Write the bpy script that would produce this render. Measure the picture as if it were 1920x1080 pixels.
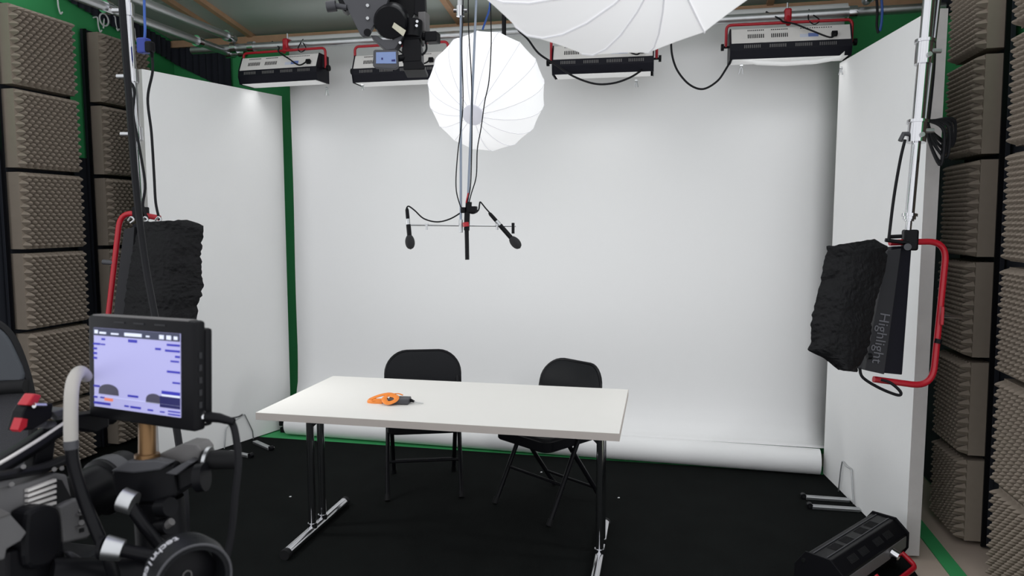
import bpy, bmesh, math, random
from mathutils import Vector, Matrix, noise as mnoise
random.seed(7)
for o in list(bpy.data.objects): bpy.data.objects.remove(o)
scene = bpy.context.scene
COL = scene.collection
PI = math.pi

# ------------------------------------------------------------------ camera
F, YAW, PIT, H = 1370.0, math.radians(12.7), math.radians(5.3), 1.56
cd = bpy.data.cameras.new('camera'); cam = bpy.data.objects.new('camera', cd); COL.objects.link(cam)
cd.sensor_width = 36; cd.lens = F / 1920 * 36; cd.clip_start = .02
cam.location = (0, 0, H); cam.rotation_euler = (PI/2 - PIT, 0, YAW)
cd.dof.use_dof = True; cd.dof.focus_distance = 3.6; cd.dof.aperture_fstop = 7
scene.camera = cam
# ------------------------------------------------------------------ world, exposure
world = bpy.data.worlds.new('studio_ambient'); scene.world = world; world.use_nodes = True
world.node_tree.nodes['Background'].inputs[0].default_value = (.95, .97, 1, 1)
world.node_tree.nodes['Background'].inputs[1].default_value = .95
vs = scene.view_settings
vs.view_transform = 'Standard'; vs.look = 'None'; vs.gamma = 1; vs.use_curve_mapping = False; vs.exposure = 0.32
TOP_W, SIDE_W, LANTERN_E, LANTERN_W = 0.4, 9.0, 0.34, 1.3

# ------------------------------------------------------------------ pixel -> place
FW = Vector((-math.sin(YAW)*math.cos(PIT), math.cos(YAW)*math.cos(PIT), -math.sin(PIT)))
RT = Vector((math.cos(YAW), math.sin(YAW), 0)); UP = RT.cross(FW)
CAM = Vector((0, 0, H))
def W(px, py, x=None, y=None, z=None, d=None):
    r = FW + RT*((px-960)/F) - UP*((py-540)/F)
    if x is not None: k = x / r.x
    elif y is not None: k = y / r.y
    elif z is not None: k = (z-H) / r.z
    else: k = d
    return CAM + r*k

# ------------------------------------------------------------------ materials
MATS = {}
def mat(name, col, rough=.5, metal=0., var=.06, scale=30., bump=0., emit=0., bscale=None, spec=.5, ecol=None):
    if name in MATS: return MATS[name]
    m = bpy.data.materials.new(name); m.use_nodes = True
    nt = m.node_tree; b = nt.nodes['Principled BSDF']
    b.inputs['Roughness'].default_value = rough; b.inputs['Metallic'].default_value = metal
    b.inputs['Specular IOR Level'].default_value = spec
    tc = nt.nodes.new('ShaderNodeTexCoord'); nz = nt.nodes.new('ShaderNodeTexNoise')
    nz.inputs['Scale'].default_value = scale; nz.inputs['Detail'].default_value = 4
    nt.links.new(tc.outputs['Object'], nz.inputs['Vector'])
    mx = nt.nodes.new('ShaderNodeMix'); mx.data_type = 'RGBA'
    mx.inputs[6].default_value = tuple(c*(1-var) for c in col) + (1,)
    mx.inputs[7].default_value = tuple(min(1, c*(1+var)) for c in col) + (1,)
    nt.links.new(nz.outputs['Fac'], mx.inputs[0]); nt.links.new(mx.outputs[2], b.inputs['Base Color'])
    if bump:
        bp = nt.nodes.new('ShaderNodeBump'); bp.inputs['Strength'].default_value = bump; bp.inputs['Distance'].default_value = .01
        n2 = nt.nodes.new('ShaderNodeTexNoise'); n2.inputs['Scale'].default_value = bscale or scale*4; n2.inputs['Detail'].default_value = 5
        nt.links.new(tc.outputs['Object'], n2.inputs['Vector'])
        nt.links.new(n2.outputs['Fac'], bp.inputs['Height']); nt.links.new(bp.outputs['Normal'], b.inputs['Normal'])
    if emit:
        b.inputs['Emission Color'].default_value = (ecol or col) + (1,); b.inputs['Emission Strength'].default_value = emit
    MATS[name] = m
    return m
def srgb(r, g, b): return tuple(((c/255+.055)/1.055)**2.4 if c > 10 else c/255/12.92 for c in (r, g, b))
M_paper = mat('white_paper', (.84, .84, .84), .75, var=.012, scale=2, bump=.02, bscale=8)
M_flat = mat('white_flat', (.90, .90, .895), .7, var=.02, scale=4, bump=.05, bscale=60)
M_flatedge = mat('flat_edge', (.50, .48, .47), .85, var=.12, scale=12, bump=.3, bscale=30)
M_green = mat('chroma_green', srgb(58, 158, 94), .75, var=.06, scale=3)
M_navy = mat('dark_board', (.008, .010, .017), .8, var=.1, scale=8)
M_drape = mat('ribbed_drape', (.012, .014, .024), .85, var=.15, scale=20)
M_foam = mat('foam', srgb(146, 135, 123), .95, var=.07, scale=25, spec=.1)
M_carpet = mat('carpet', (.0065, .0075, .0072), .95, var=.35, scale=6, bump=.4, bscale=500, spec=.06)
M_beige = mat('beige_floor', srgb(188, 172, 158), .6, var=.05, scale=5)
M_ceil = mat('ceiling_sheet', srgb(186, 194, 188), .45, var=.1, scale=2.5, bump=.03, bscale=6)
M_wood = mat('batten_wood', srgb(196, 156, 124), .7, var=.15, scale=18)
M_top = mat('table_white', srgb(220, 218, 213), .45, var=.01, scale=10)
M_tedge = mat('table_edge', srgb(178, 170, 164), .6, var=.03, scale=20)
M_chrome = mat('chrome', (.62, .62, .64), .10, 1., var=.03)
M_rod = mat('pale_rod', srgb(150, 160, 176), .4, .3)
M_steel = mat('galvanised', (.55, .56, .57), .38, 1., var=.12, scale=25)
M_dchrome = mat('dark_chrome', (.30, .30, .32), .14, 1., var=.03)
M_black = mat('black_plastic', (.0055, .0055, .007), .45, var=.08, spec=.14)
M_blackm = mat('black_metal', (.006, .006, .0075), .32, var=.08, spec=.14)
M_vinyl = mat('black_vinyl', (.007, .0075, .009), .45, var=.1, scale=60, bump=.08, bscale=300, spec=.14)
M_rubber = mat('black_rubber', (.012, .012, .013), .6, var=.1, spec=.14)
M_cable = mat('black_cable', (.012, .012, .014), .5, var=.05, spec=.14)
M_red = mat('red_enamel', srgb(178, 20, 38), .35, var=.05)
M_silver = mat('fixture_grey', srgb(225, 221, 218), .5, .0, var=.04)
M_visor = mat('fixture_black', (.007, .007, .012), .4, var=.1, spec=.14)
M_dgrey = mat('dark_grey_metal', srgb(70, 70, 74), .5, .2, var=.06)
M_plate = mat('lamp_plate', srgb(44, 44, 47), .5, spec=.2)
M_mgrey = mat('mid_grey', srgb(104, 102, 102), .5, .2, var=.06)
M_slot = mat('slot_dark', (.004, .004, .005), .9)
M_gel = mat('diffusion_gel', (.85, .85, .84), .6, var=.02, emit=.12, ecol=(1, 1, 1))
M_wrap = mat('black_foil', (.007, .007, .008), .65, var=.3, scale=30, bump=.6, bscale=60, spec=.2)
M_lant = mat('lantern_cloth', (.82, .82, .83), .7, var=.02, emit=LANTERN_E, ecol=(.98, .985, 1.0))
M_lrib = mat('lantern_seam', (.5, .5, .52), .7, emit=.26, ecol=(.9, .9, .95))
M_ldisc = mat('lantern_disc', (.5, .5, .55), .5, emit=.2, ecol=(.9, .9, 1))
M_orange = mat('orange_strap', srgb(226, 128, 40), .55, var=.12, scale=80)
M_blue = mat('blue_plastic', srgb(40, 60, 150), .45)
M_bluec = mat('blue_cable', srgb(50, 90, 170), .5)
M_white = mat('white_plastic', (.75, .75, .76), .45)
M_sticker = mat('sticker', srgb(205, 210, 225), .5)
M_stickb = mat('sticker_blue', srgb(110, 130, 190), .5)
M_brass = mat('brass', srgb(120, 92, 62), .35, .8)
M_screen = mat('screen', srgb(120, 118, 170), .5, emit=.42, var=.01, ecol=srgb(205, 205, 250))
M_osd = mat('screen_blue', srgb(40, 40, 170), .5, emit=.16, ecol=srgb(60, 60, 200))
M_osdd = mat('screen_navy', srgb(20, 20, 90), .5, emit=.1, ecol=srgb(20, 20, 110))
M_osdbar = mat('screen_bar', srgb(50, 55, 80), .5, emit=.15, ecol=srgb(60, 65, 95))
M_osdw = mat('screen_white', srgb(220, 225, 240), .5, emit=.35, ecol=srgb(200, 205, 230))
M_osdg = mat('screen_grey', srgb(70, 68, 88), .5, emit=.12, ecol=srgb(80, 78, 100))
M_osdo = mat('screen_orange', srgb(220, 120, 90), .5, emit=.4, ecol=srgb(220, 120, 90))
M_scr2 = mat('small_screen', srgb(120, 140, 185), .4, emit=.05, ecol=srgb(120, 145, 200))
M_mesh = mat('chair_mesh', srgb(64, 64, 68), .9, var=.35, scale=400, bump=.5, bscale=500)
M_cush = mat('chair_cushion', srgb(56, 60, 66), .6, var=.05)
M_neck = mat('gooseneck_sleeve', srgb(176, 172, 166), .5)
M_cam = mat('camera_grey', srgb(104, 103, 104), .5, .1)
M_letter = mat('letter_grey', srgb(92, 92, 98), .5)
M_letw = mat('letter_white', srgb(190, 190, 195), .5)
M_windscreen = mat('mic_foam', (.022, .022, .024), .95, bump=.3, bscale=400)
M_cardb = mat('dusty_label', srgb(196, 192, 172), .7, var=.15, scale=90)

# ------------------------------------------------------------------ mesh helpers
class MB:
    def __init__(s): s.v = []; s.f = []; s.m = []
    def add(s, vs, fs, mi=0):
        b = len(s.v); s.v += [Vector(v) for v in vs]
        s.f += [tuple(i+b for i in f) for f in fs]; s.m += [mi]*len(fs); return s
    def box(s, c, d, R=None, mi=0, ch=0.):
        """chamfered box: centre, full dims"""
        c = Vector(c); hx, hy, hz = d[0]/2, d[1]/2, d[2]/2
        if ch <= 0:
            vs = [Vector((sx*hx, sy*hy, sz*hz)) for sz in (-1, 1) for sy in (-1, 1) for sx in (-1, 1)]
            fs = [(0,2,3,1),(4,5,7,6),(0,1,5,4),(2,6,7,3),(0,4,6,2),(1,3,7,5)]
        else:
            bm = bmesh.new(); bmesh.ops.create_cube(bm, size=1)
            for v in bm.verts: v.co = Vector((v.co.x*d[0], v.co.y*d[1], v.co.z*d[2]))
            bmesh.ops.bevel(bm, geom=list(bm.edges), offset=ch, segments=2, affect='EDGES', profile=.5)
            bm.verts.index_update()
            vs = [v.co.copy() for v in bm.verts]; fs = [tuple(v.index for v in f.verts) for f in bm.faces]; bm.free()
        if R is not None: vs = [R @ v for v in vs]
        return s.add([v+c for v in vs], fs, mi)
    def tube(s, pts, r, n=8, closed=False, mi=0, cap=True, flat=None):
        """r: number or list of radii; flat=(ref axis, factor) squashes the section"""
        pts = [Vector(p) for p in pts]; k = len(pts)
        rs = r if isinstance(r, (list, tuple)) else [r]*k
        vs = []; u = None
        for i, p in enumerate(pts):
            a = pts[(i-1) % k] if (closed or i > 0) else p
            b = pts[(i+1) % k] if (closed or i < k-1) else p
            t = (b-a).normalized() if (b-a).length > 1e-9 else Vector((0, 0, 1))
            if u is None:
                u = t.orthogonal().normalized() if flat is None else (flat[0]-t*flat[0].dot(t)).normalized()
            else: u = (u - t*u.dot(t)).normalized()
            w = t.cross(u); fac = flat[1] if flat else 1
            for j in range(n):
                an = 2*PI*j/n; vs.append(p + u*math.cos(an)*rs[i]*fac + w*math.sin(an)*rs[i])
        fs = []
        for i in range(k if closed else k-1):
            for j in range(n):
                a, b = i*n+j, i*n+(j+1) % n; c, d = ((i+1) % k)*n+(j+1) % n, ((i+1) % k)*n+j
                fs.append((a, b, c, d))
        if cap and not closed:
            fs.append(tuple(range(n-1, -1, -1))); fs.append(tuple((k-1)*n+j for j in range(n)))
        return s.add(vs, fs, mi)
    def lathe(s, prof, o, ax, n=20, mi=0):
        """prof: (radius, distance along axis)"""
        o = Vector(o); ax = Vector(ax).normalized(); u = ax.orthogonal().normalized(); w = ax.cross(u)
        vs = []
        for (r, h) in prof:
            for j in range(n):
                an = 2*PI*j/n; vs.append(o + ax*h + (u*math.cos(an)+w*math.sin(an))*max(r, 1e-5))
        fs = [(i*n+j, i*n+(j+1) % n, (i+1)*n+(j+1) % n, (i+1)*n+j) for i in range(len(prof)-1) for j in range(n)]
        fs.append(tuple(range(n-1, -1, -1))); fs.append(tuple((len(prof)-1)*n+j for j in range(n)))
        return s.add(vs, fs, mi)
    def prism(s, poly, ext, mi=0):
        """poly: world points of one outline, ext: extrusion vector"""
        poly = [Vector(p) for p in poly]; ext = Vector(ext); n = len(poly)
        vs = poly + [p+ext for p in poly]
        fs = [tuple(range(n-1, -1, -1)), tuple(range(n, 2*n))] + [(i, (i+1) % n, (i+1) % n+n, i+n) for i in range(n)]
        return s.add(vs, fs, mi)
def rootloc(o):
    while o.parent: o = o.parent
    return o.location
def obj(name, mb, m, parent=None, world=False, smooth=False, loc=None, bevel=0.):
    me = bpy.data.meshes.new(name)
    off = Vector((0, 0, 0))
    if parent is not None and world: off = rootloc(parent)
    if parent is None and loc is not None: off = Vector(loc)
    me.from_pydata([v-off for v in mb.v], [], mb.f)
    bm = bmesh.new(); bm.from_mesh(me); bmesh.ops.recalc_face_normals(bm, faces=bm.faces); bm.to_mesh(me); bm.free()
    ml = m if isinstance(m, (list, tuple)) else [m]
    for x in ml: me.materials.append(x)
    if len(ml) > 1: me.polygons.foreach_set('material_index', mb.m)
    o = bpy.data.objects.new(name, me); COL.objects.link(o)
    if parent is not None: o.parent = parent
    elif loc is not None: o.location = loc
    if bevel:
        b = o.modifiers.new('bevel', 'BEVEL'); b.width = bevel; b.segments = 2; b.limit_method = 'ANGLE'; b.angle_limit = .7
    if smooth:
        me.polygons.foreach_set('use_smooth', [True]*len(me.polygons))
        try: me.set_sharp_from_angle(angle=math.radians(38))
        except Exception: pass
    return o
def tag(o, label, cat, group=None):
    o['label'] = label; o['category'] = cat
    if group: o['group'] = group
    return o
def thing(name, label, cat, loc=(0, 0, 0), rz=0., group=None):
    o = bpy.data.objects.new(name, None); COL.objects.link(o); o.empty_display_size = .05
    o.location = loc; o.rotation_euler = (0, 0, rz); return tag(o, label, cat, group)
def struct(name, mb, m, parent=None, **k):
    o = obj(name, mb, m, parent, **k)
    if parent is None: o['kind'] = 'structure'
    return o
def smoothpath(pts, n=6, closed=False):
    pts = [Vector(p) for p in pts]; k = len(pts); out = []
    for i in range(k if closed else k-1):
        g = (lambda j: pts[j % k]) if closed else (lambda j: pts[max(0, min(k-1, j))])
        p0, p1, p2, p3 = g(i-1), g(i), g(i+1), g(i+2)
        for q in range(n):
            t = q/n
            out.append(.5*((2*p1)+(p2-p0)*t+(2*p0-5*p1+4*p2-p3)*t*t+(3*p1-p0-3*p2+p3)*t**3))
    if not closed: out.append(pts[-1])
    return out
def rounded(pts, r, n=5):
    """polyline with its inner corners rounded"""
    pts = [Vector(p) for p in pts]; out = [pts[0]]
    for a, b, c in zip(pts, pts[1:], pts[2:]):
        d1 = (a-b).normalized(); d2 = (c-b).normalized()
        p, q = b+d1*r, b+d2*r
        for i in range(n+1):
            t = i/n; out.append((1-t)**2*p + 2*t*(1-t)*b + t*t*q)
    return out + [pts[-1]]
def text_mesh(body, size, name, m, parent, mtx, extrude=.0006):
    cu = bpy.data.curves.new(name, 'FONT'); cu.body = body; cu.size = size; cu.extrude = extrude
    cu.align_x = 'CENTER'; cu.align_y = 'CENTER'
    t = bpy.data.objects.new(name+'_tmp', cu); COL.objects.link(t)
    bpy.context.view_layer.update()
    me = bpy.data.meshes.new_from_object(t.evaluated_get(bpy.context.evaluated_depsgraph_get()))
    bpy.data.objects.remove(t); me.transform(mtx); me.materials.clear(); me.materials.append(m)
    o = bpy.data.objects.new(name, me); COL.objects.link(o); o.parent = parent; return o
def frame_mtx(o, x, y):
    x = Vector(x).normalized(); z = x.cross(Vector(y)).normalized(); y = z.cross(x); o = Vector(o)
    return Matrix(((x.x, y.x, z.x, o.x), (x.y, y.y, z.y, o.y), (x.z, y.z, z.z, o.z), (0, 0, 0, 1)))
def R3(x, y):
    return frame_mtx((0, 0, 0), x, y).to_3x3()
def cable(name, pts, r, label, m=None, cat='cable', group=None, n=6):
    mb = MB().tube(smoothpath(pts, n), r, 8); p0 = Vector(pts[-1])
    return tag(obj(name, mb, m or M_cable, loc=p0, smooth=True), label, cat, group)

# ================================================================== the setting
XL, XR, YB = -3.86, 1.50, 5.12
SL = .147                                    # the roof rises towards the camera
def ceilz(y): return 2.93 + SL*(YB-y)
Y0 = -1.6          # floor starts behind the camera
YW, YC = 2.5, 3.8  # side walls and roof start here; the studio is open behind
mb = MB().box(((XL+XR)/2, (Y0+YB)/2, -.03), (XR-XL+.3, YB-Y0+.3, .052)); struct('floor', mb, M_beige)
mb = MB().prism([(XL-.1, YB, 0), (XR+.1, YB, 0), (XR+.1, YB, 3.1), (XL-.1, YB, 3.1)], (0, .1, 0)); struct('wall_back', mb, M_green)
mb = MB().prism([(XL, YW, 0), (XL, YB, 0), (XL, YB, ceilz(YB)+.05), (XL, YW, ceilz(YW)+.05)], (-.1, 0, 0)); wl = struct('wall_left', mb, M_green)
ZD = 1.97
obj('dark_wall_board', MB().box((XL+.008, (YW+4.7)/2, ZD/2), (.016, 4.7-YW, ZD)), M_navy, wl)
mb = MB().prism([(XR, YW, 0), (XR, YB, 0), (XR, YB, ceilz(YB)+.05), (XR, YW, ceilz(YW)+.05)], (.1, 0, 0)); wr = struct('wall_right', mb, M_green)
obj('dark_wall_board', MB().box((XR-.008, (YW+4.9)/2, 1.02), (.016, 4.9-YW, 2.0)), M_navy, wr)
# ceiling: sheets with open joints, wooden battens below them
mb = MB().prism([(XL-.1, YB+.1, ceilz(YB+.1)+.04), (XR+.1, YB+.1, ceilz(YB+.1)+.04), (XR+.1, YC, ceilz(YC)+.04), (XL-.1, YC, ceilz(YC)+.04)], (0, 0, .05))
ceil = struct('ceiling', mb, M_ceil)
yy = YB
while yy > YC+.01:
    y2 = max(YC, yy-.62)
    for (xa, xb) in ((XL, -2.0), (-1.994, -.3), (-.294, XR)):
        p = [(xa, yy-.003, ceilz(yy-.003)+.02), (xb, yy-.003, ceilz(yy-.003)+.02), (xb, y2+.003, ceilz(y2+.003)+.02), (xa, y2+.003, ceilz(y2+.003)+.02)]
        obj('sheet', MB().prism(p, (0, 0, .022)), M_ceil, ceil)
    yy = y2
def batten(x):
    p = [(x-.02, YB, ceilz(YB)-.012), (x+.02, YB, ceilz(YB)-.012), (x+.02, YC, ceilz(YC)-.012), (x-.02, YC, ceilz(YC)-.012)]
    obj('batten', MB().prism(p, (0, 0, .035)), M_wood, ceil)
def batten_at(px, py):
    # where the pixel's ray meets the sloping ceiling
    r = FW + RT*((px-960)/F) - UP*((py-540)/F)
    k = (2.93 + SL*YB - H) / (r.z + SL*r.y)
    batten((CAM + r*k).x)
for q in ((312, 0), (372, 0), (832, 0)): batten_at(*q)
for x in (.55, 1.3): batten(x)
obj('batten', MB().box(((XL+XR)/2, YB-.03, ceilz(YB)-.02), (XR-XL, .05, .05)), M_wood, ceil)

# carpet and the green painted band along the foot of the walls
ce_l, ce_r = W(515, 823, z=0), W(960, 853, z=0)
sl = (ce_r.y-ce_l.y)/(ce_r.x-ce_l.x)
cy = lambda x: ce_l.y + sl*(x-ce_l.x)
mb = MB().prism([(XL+.02, Y0, .0), (1.06, Y0, .0), (1.06, 3.75, .0), (.93, 4.72, .0), (.93, cy(.93), .0), (-2.9, cy(-2.9), .0), (XL+.02, cy(XL), .0)], (0, 0, .008))
tag(obj('carpet', mb, M_carpet, loc=(-1, 2.5, 0)), 'black low pile carpet covering the studio floor', 'carpet')
mb = MB().prism([(XL+.02, cy(XL)+.002, -.003), (.93, cy(.93)+.002, -.003), (.93, YB, -.003), (XL+.02, YB, -.003)], (0, 0, .007)); struct('trim_1', mb, M_green)
mb = MB().prism([(1.205, Y0, -.003), (1.275, Y0, -.003), (1.275, 4.9, -.003), (1.205, 4.9, -.003)], (0, 0, .006)); struct('trim_2', mb, M_green)

# ribbed dark drapes under the eaves
def drape(name, a, b, zl_a, zl_b, nrm, label):
    """wavy sheet from a to b (xy), lower edge zl_a..zl_b, up to the ceiling"""
    a = Vector(a); b = Vector(b); L = (b-a).length; n = max(8, int(L/.012)); t = (b-a)/L; nr = Vector(nrm)
    vs = []; fs = []
    for i in range(n+1):
        s = i/n; p = a + t*L*s
        off = nr*(.022+.012*math.sin(2*PI*L*s/.055)+.005*math.sin(9*s))
        zl = zl_a + (zl_b-zl_a)*s; zt = ceilz(p.y)-.015
        q = p+off; vs += [(q.x, q.y, zl), (q.x, q.y, zt)]
    for i in range(n): fs.append((2*i, 2*i+2, 2*i+3, 2*i+1))
    return MB().add(vs, fs)
t = thing('ribbed_drape', 'dark navy ribbed drape under the roof in the corner by the blue plug', 'curtain', (XL, YB, 2.5))
A, B = W(130, 0, x=XL+.03), W(345, 128, x=XL+.03)
kz = (B.z-A.z)/(B.y-A.y)
o = obj('drape_panel', drape('', (XL+.004, 2.6), (XL+.004, YB-.02), A.z+kz*(2.6-A.y), A.z+kz*(YB-A.y), (1, 0), ''), M_drape, t, world=True, smooth=True)
xe = W(432, 120, y=YB-.03).x
o = obj('drape_panel', drape('', (XL+.02, YB-.004), (xe, YB-.004), A.z+kz*(YB-A.y), W(372, 152, y=YB).z-.1, (0, -1), ''), M_drape, t, world=True, smooth=True)
A, B = W(1762, 45, x=XR-.03), W(1800, 0, x=XR-.03); kz = (B.z-A.z)/(B.y-A.y)
t = thing('ribbed_drape', 'dark drape under the roof above the white flat with the coiled cable', 'curtain', (XR, YB, 2.5))
obj('drape_panel', drape('', (XR-.004, 2.9), (XR-.004, YB-.02), A.z+kz*(2.9-A.y), A.z+kz*(YB-.02-A.y), (-1, 0), ''), M_drape, t, world=True, smooth=True)

# ------------------------------------------------------------------ acoustic foam
PT = .474
def foam_mesh():
    nc, nr, w = 10, 20, PT-.026
    base, hgt = .085, .046
    mb = MB().box((0, base/2, 0), (w, base, w))
    a, b = w/nc/2, w/nr
    for j in range(nr-1):
        z = -w/2+b*(j+1)
        for i in range(nc):
            x = -w/2+a*(2*i+1+(0 if j % 2 == 0 else 1))
            if x+a > w/2+1e-6: continue
            dx = .0
            ring0 = [(x+a, z), (x, z+b), (x-a, z), (x, z-b)]
            k1, k2 = .58, .22
            vs = [(p, base-.001, q) for p, q in ring0]
            vs += [(x+(p-x)*k1, base+hgt*.62, z+(q-z)*k1) for p, q in ring0]
            vs += [(x+(p-x)*k2, base+hgt*.95, z+(q-z)*k2) for p, q in ring0]
            vs += [(x, base+hgt, z)]
            fs = [(r*4+q, r*4+(q+1) % 4, r*4+4+(q+1) % 4, r*4+4+q) for r in range(2) for q in range(4)]
            fs += [(8+q, 8+(q+1) % 4, 12) for q in range(4)]
            mb.add(vs, fs)
    me = bpy.data.meshes.new('foam_tile'); me.from_pydata(mb.v, [], mb.f)
    bm = bmesh.new(); bm.from_mesh(me); bmesh.ops.recalc_face_normals(bm, faces=bm.faces); bm.to_mesh(me); bm.free()
    me.materials.append(M_foam); return me
FOAM = foam_mesh()
def baffle(label, x, yc, zs, side, lean=0., rows=6, wy=PT, jit=.004, top=2.80):
    """column of foam tiles on a dark board; side +1 faces +x, -1 faces -x"""
    t = thing('acoustic_baffle', label, 'acoustic panel', (x, yc, 0), 0, 'foam baffles along the walls')
    t.rotation_euler = (0, lean, 0)
    hb = top-.0
    obj('backing_board', MB().box((-side*.012, 0, hb/2+.006), (.022, wy+.036, hb)), M_navy, t, bevel=.003)
    if side < 0:
        for s in (-1, 1): obj('frame_edge', MB().box((-side*-.004, s*(wy/2+.012), hb/2+.006), (.03, .010, hb-.004)), M_blackm, t)
    else:
        for s in (-1, 1): obj('frame_edge', MB().box((.004, s*(wy/2+.012), hb/2+.006), (.03, .010, hb-.004)), M_blackm, t)
    z = top-PT/2
    for k in range(rows):
        o = bpy.data.objects.new('foam_tile', FOAM); COL.objects.link(o); o.parent = t
        o.location = (0, random.uniform(-jit, jit), z)
        o.rotation_euler = (random.uniform(-.006, .006), 0, -side*PI/2)
        hh = 1.
        if z-PT/2 < .012: hh = (z+PT/2-.012)/PT; o.location.z = .012+(z+PT/2-.012)/2
        o.scale = (wy/PT, 1, hh)
        z -= PT
    return t
baffle('tall foam tile column on the green wall, behind the field monitor', XL+.05, 3.76, None, 1)
baffle('foam tile column on the green wall, half hidden behind the black wrapped lamp', XL+.05, 4.42, None, 1)
baffle('foam tile column on the dark wall, next to the white flat with the coiled cable', XR-.035, 3.985, None, -1, lean=-.012, wy=.40)
baffle('foam tile column on the dark wall, the one farther from the white flat', XR-.035, 3.22, None, -1, lean=-.012)

# ------------------------------------------------------------------ paper backdrop
RR = .078
pxl, pxr = -2.745, .965
YP = 4.90
roll_c = Vector((0, 4.70, RR+.008))
prof = [(YP, 2.83)] + [(YP-.004*math.sin(i*.9), 2.83-i*.2) for i in range(1, 12)] + [(YP, .5), (YP-.008, .36), (YP-.04, .25), (YP-.10, .185), (YP-.15, RR*2+.012), (YP-.2, RR*2+.007)]
a0 = math.atan2(RR*.75, YP-.02-roll_c.y)
mb = MB(); n = len(prof); nx = 24
vs = []
for i in range(nx+1):
    x = pxl+(pxr-pxl)*i/nx
    vs += [(min(x, .94) if y < 4.88 else x, y+.003*math.sin(x*2.1+z), z) for (y, z) in prof]
mb.add(vs, [(i*n+j, (i+1)*n+j, (i+1)*n+j+1, i*n+j+1) for i in range(nx) for j in range(n-1)])
t = thing('paper_backdrop', 'seamless white paper backdrop hanging behind the table with its roll on the floor', 'backdrop', (0, YP, 0))
o = obj('hanging_sheet', mb, M_paper, t, world=True, smooth=True)
s = o.modifiers.new('thickness', 'SOLIDIFY'); s.thickness = .002
mb = MB(); spir = [(RR-.0012*(k/48)*3, 2*PI*k/48) for k in range(48)]
mb.tube([(pxl+.012, roll_c.y+.03, roll_c.z), (.880, roll_c.y-.03, roll_c.z)], RR, 40)
obj('paper_roll', mb, M_paper, t, world=True, smooth=True)
obj('top_core', MB().tube([(pxl-.02, YP+.03, 2.845), (pxr+.02, YP+.03, 2.845)], .032, 20), M_paper, t, world=True, smooth=True)
for xx, yo in ((pxl+.011, .03), (.881, -.03)):
    obj('core_end', MB().tube([(xx-.002, roll_c.y+yo, roll_c.z), (xx+.002, roll_c.y+yo, roll_c.z)], .03, 20), M_tedge, t, world=True, smooth=True)

# ------------------------------------------------------------------ white flats
def flat(a, b, h, th, side, label, wires, bars, name='white_flat'):
    a = Vector((a.x, a.y, 0)); b = Vector((b.x, b.y, 0)); t = thing(name, label, 'flat', (a+b)/2, 0, 'white flats either side of the paper')
    d = (b-a).normalized(); nr = Vector((-d.y, d.x, 0))*side      # nr points away from the set
    mb = MB(); c = [a, b, b+nr*th, a+nr*th]
    c = [p+Vector((0, 0, .012)) for p in c]
    vs = c+[p+Vector((0, 0, h)) for p in c]
    mb.add(vs, [(0, 1, 5, 4)], 0); mb.add(vs, [(1, 2, 6, 5), (2, 3, 7, 6), (3, 0, 4, 7), (3, 2, 1, 0), (4, 5, 6, 7)], 1)
    obj('board', mb, [M_flat, M_flatedge], t, world=True)
    for (p, q) in bars:
        e = (q-p).normalized(); sd = Vector((-e.y, e.x, 0))
        R = R3(e, sd); L = (q-p).length
        f = obj('foot_bar', MB().box((p+q)/2+Vector((0, 0, .018)), (L, .035, .018), R, ch=.003), M_steel, t, world=True)
        obj('wheel', MB().tube([p-e*.012-sd*.014+Vector((0, 0, .024)), p-e*.012+sd*.014+Vector((0, 0, .024))], .016, 14), M_blackm, f, world=True, smooth=True)
        obj('wheel_cap', MB().tube([p-e*.012-sd*.016+Vector((0, 0, .024)), p-e*.012-sd*.0195+Vector((0, 0, .024))], .008, 10), M_chrome, f, world=True)
    obj('wire_prop', MB().tube(rounded(wires, .012, 3), .0042, 8), M_steel, t, world=True, smooth=True)
    return t
a, b = W(1697, 1046, z=0), W(1543, 891, z=0)
fd = (b-a).normalized()
def onR(px, py):       # on the face of the right flat, a little in front of it
    n = Vector((fd.y, -fd.x, 0)); r = FW + RT*((px-960)/F) - UP*((py-540)/F)
    k = (a-CAM).dot(n)/r.dot(n); p = CAM+r*k; return p + Vector((-.01, -.003, 0))
bars = [(W(1510, 938, z=0), W(1592, 944, z=0)), (W(1522, 956, z=0), W(1612, 962, z=0))]
flat(a, b, 2.46, .062, -1, 'white board flat on steel feet, edge on beside the dark foam column', [onR(1575, 926), onR(1580, 880), onR(1583, 864), onR(1590, 874), onR(1600, 880), onR(1604, 945)], bars)
a2, b2 = W(300, 882, z=0), W(546, 801, z=0)
fe = (b2-a2).normalized()
def onL(px, py, off=.008):
    n = Vector((fe.y, -fe.x, 0)); r = FW + RT*((px-960)/F) - UP*((py-540)/F)
    k = (a2-CAM).dot(n)/r.dot(n); return CAM+r*k + n*off
bars = [(W(507, 846, z=0), W(478, 833, z=0)), (W(468, 860, z=0), W(430, 852, z=0))]
flat(a2, b2, 2.445, .05, 1, 'white board flat standing beside the green gap, behind the black wrapped lamp', [onL(419, 843), onL(422, 802), onL(440, 787), onL(457, 776), onL(472, 808), onL(474, 826)], bars)
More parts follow.
